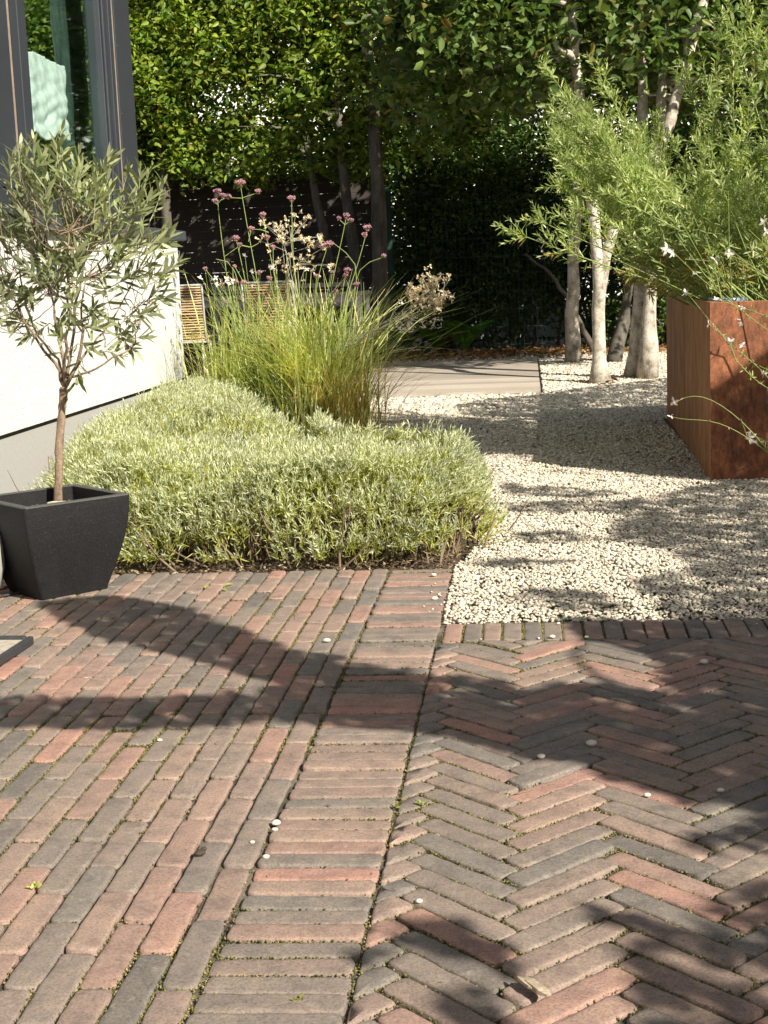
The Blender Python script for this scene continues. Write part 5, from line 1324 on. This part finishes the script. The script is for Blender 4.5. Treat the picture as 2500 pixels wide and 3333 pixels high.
# wispy debris on the bricks (uncountable)
n = 260; x = -1.7+2.8*rng.random(n); y = -.1+2.9*rng.random(n); P = np.column_stack([x, y, .0015+.003*rng.random(n)])
leaf_mesh('brick_litter', P, nrm(rng.normal(size=(n, 3))*np.array([1, 1, .12])), nrm(rng.normal(size=(n, 3))*.4+np.array([0, 0, 1])), .003+.010*rng.random(n)**2, .0012+.002*rng.random(n), 'olive', MT['mulch'])
tag(bpy.data.objects['brick_litter'], 'tiny dry crumbs and leaf bits scattered over the bricks', 'litter', kind='stuff')

# ================================================================== TREES BESIDE THE VIEWER (unseen, crowns shaped to cast the paving and gravel shadows)
def poly_samples(poly, n, fn):
    poly = np.array(poly, float); lo, hi = poly.min(0), poly.max(0); out = []
    while len(out) < n:
        p_ = lo+(hi-lo)*rng.random((400, 2)); k = in_poly(p_[:, 0], p_[:, 1], poly); out += list(p_[k])
    return out[:n]
def area(poly):
    P = np.array(poly); return .5*abs(np.dot(P[:, 0], np.roll(P[:, 1], 1))-np.dot(P[:, 1], np.roll(P[:, 0], 1)))
def shade_leaves(polys, t0, t1, ls, hook=None):
    PP = []; 
    for poly, dens, fn in polys:
        W = [fn(x, y)[:2] if fn is gz else None for x, y in poly] if fn is gz else None
        if fn is gz:
            G = np.array([gz(x, y)[:2] for x, y in poly]); A = area(G); n = int(A*dens); n = max(n, 8)
            pts = np.array(poly_samples(G, n, None)); P = np.column_stack([pts, np.zeros(len(pts))])
        else:
            G = np.array([gY(x, y, fn)[[0, 2]] for x, y in poly]); A = area(G); n = int(A*dens*1.3)
            pts = np.array(poly_samples(G, n, None)); P = np.column_stack([pts[:, 0], np.full(len(pts), fn), pts[:, 1]])
        t_ = t0+(t1-t0)*rng.random(len(P)); PP.append(P+SUN*t_[:, None])  # leaves sit sunward of the shadow outline they fill
    P = np.concatenate(PP); m_ = len(P)
    D = nrm(rng.normal(size=(m_, 3))*np.array([1, 1, .5])+np.array([0, 0, -.3])); N = nrm(rng.normal(size=(m_, 3))*.5+SUN); L = ls*(.6+.6*rng.random(m_))
    return P-nrm(D)*(L*.5)[:, None], D, N, L
polysA = [([(80,1301),(240,1286),(400,1311),(500,1356),(625,1400),(750,1425),(900,1450),(900,1585),(685,1560),(550,1560),(300,1572),(-120,1572),(-120,1505),(200,1508),(400,1505),(560,1490),(600,1478),(500,1446),(370,1411),(240,1386),(130,1336)], 3300, gz),
          ([(890,1452),(919,1458),(1044,1461),(1129,1490),(1244,1470),(1424,1496),(1430,1430),(1380,1405),(1259,1381),(1219,1336),(2000,1336),(2100,1691),(1554,1716),(1494,1736),(1429,1711),(1299,1676),(1279,1631),(1149,1641),(1109,1631),(974,1581),(890,1585)], 3300, gz),
          ([(1700,1740),(1580,1795),(1465,1812),(1560,1855),(1700,1815)], 2400, gz), ([(1700,1880),(1569,1926),(1504,2001),(1390,2015),(1319,2071),(1360,2130),(1400,2260),(1720,2260)], 1700, gz),
          ([(890,1975),(1000,2000),(1110,2060),(1090,2110),(960,2060),(880,2030),(780,2110),(700,2100),(760,2080)], 2300, gz), ([(960,2150),(1050,2140),(1120,2200),(1100,2260),(930,2260)], 1600, gz), ([(1270,1950),(1330,1975),(1400,1985),(1380,2000),(1280,1985)], 800, gz)]
def shade_tree(label, base, polys, t0, t1, ls, nl=12):
    r_ = empty('shade_tree', base, label, 'tree')
    P, D, N, L = shade_leaves(polys, t0, t1, ls)
    leaf_mesh('crown', P, D, N, L, L*.72, 'broad', MT['hornbeam'], r_)
    mb = MB(); b_ = np.array(base); top = np.array([b_[0], b_[1], 3.0]); mb.tube(smooth_path([b_-np.array([0, 0, .1]), .5*(b_+top)+np.array([.08, .05, 0]), top, top+np.array([.2, -.2, 1.2])], 16, .008), np.linspace(.11, .05, 16), 12)
    for k in rng.choice(len(P), nl, replace=False): mb.tube(smooth_path([top-np.array([0, 0, rng.random()*.9]), .5*(top+P[k])+np.array([0, 0, .15]), P[k]], 8, .01), np.linspace(.022, .004, 8), 6)
    mb.build('trunk', MT['dark_bark'], r_, smooth=True)
shade_tree('unseen tree right of the viewer, leaves placed to shade the brick paving', (3.6, -2.2, 0), polysA, 2.9, 3.7, .055)
polysB = [([(1165,852),(1300,836),(1450,818),(1450,905),(1150,908)], 1300, gz), ([(975,880),(1040,866),(1120,858),(1200,852),(1300,856),(1200,895),(1120,906),(1000,898)], 1500, gz), ([(900,914),(1010,916),(1130,922),(1140,938),(1000,932),(900,930)], 1500, gz),
          ([(940,950),(1130,950),(1140,976),(1040,984),(950,968)], 1500, gz), ([(1075,1048),(1200,1056),(1350,1068),(1250,1084),(1085,1072)], 1100, gz), ([(1090,1092),(1250,1084),(1420,1090),(1300,1112),(1100,1110)], 1100, gz),
          ([(1340,1085),(1520,1050),(2150,1040),(2400,1336),(1440,1336),(1360,1260),(1490,1230),(1420,1190),(1310,1175)], 1500, gz), ([(1080,1285),(1200,1275),(1350,1296),(1330,1325),(1100,1318)], 1300, gz), ([(990,1223),(1100,1212),(1260,1218),(1100,1234)], 1500, gz), ([(1080,1160),(1200,1150),(1300,1170),(1150,1180)], 1000, gz),
          ([(1535,850),(1575,815),(1600,800),(1720,720),(1720,1060),(1535,1050)], 2300, 4.553)]
shade_tree('unseen tree right of the planter, leaves placed to shade gravel and its rusty front', (4.8, .8, 0), polysB, 4.2, 5.4, .058, 14)

# unseen hedges added behind and right of the viewer to close off low sky
for lab, lo, hi, n in (('unseen tall hedge added behind the viewer to block low sky light', (-6, -8.0, 0), (7.5, -6.8, 3.6), 520), ('unseen tall hedge added along the right side to block low sky light', (7.2, -6.6, 0), (8.4, 9, 3.4), 560)):
    r_ = empty('clipped_hedge', ((lo[0]+hi[0])/2, (lo[1]+hi[1])/2, 0), lab, 'hedge')
    C = boxpts(n, lo, hi); c = np.repeat(C, 26, 0); m_ = len(c); P = c+rng.normal(size=(m_, 3))*.22
    leaf_mesh('foliage', P, rvec(m_), rvec(m_), .22*(.6+.6*rng.random(m_)), .15, 'broad', MT['shrub_dark'], r_)
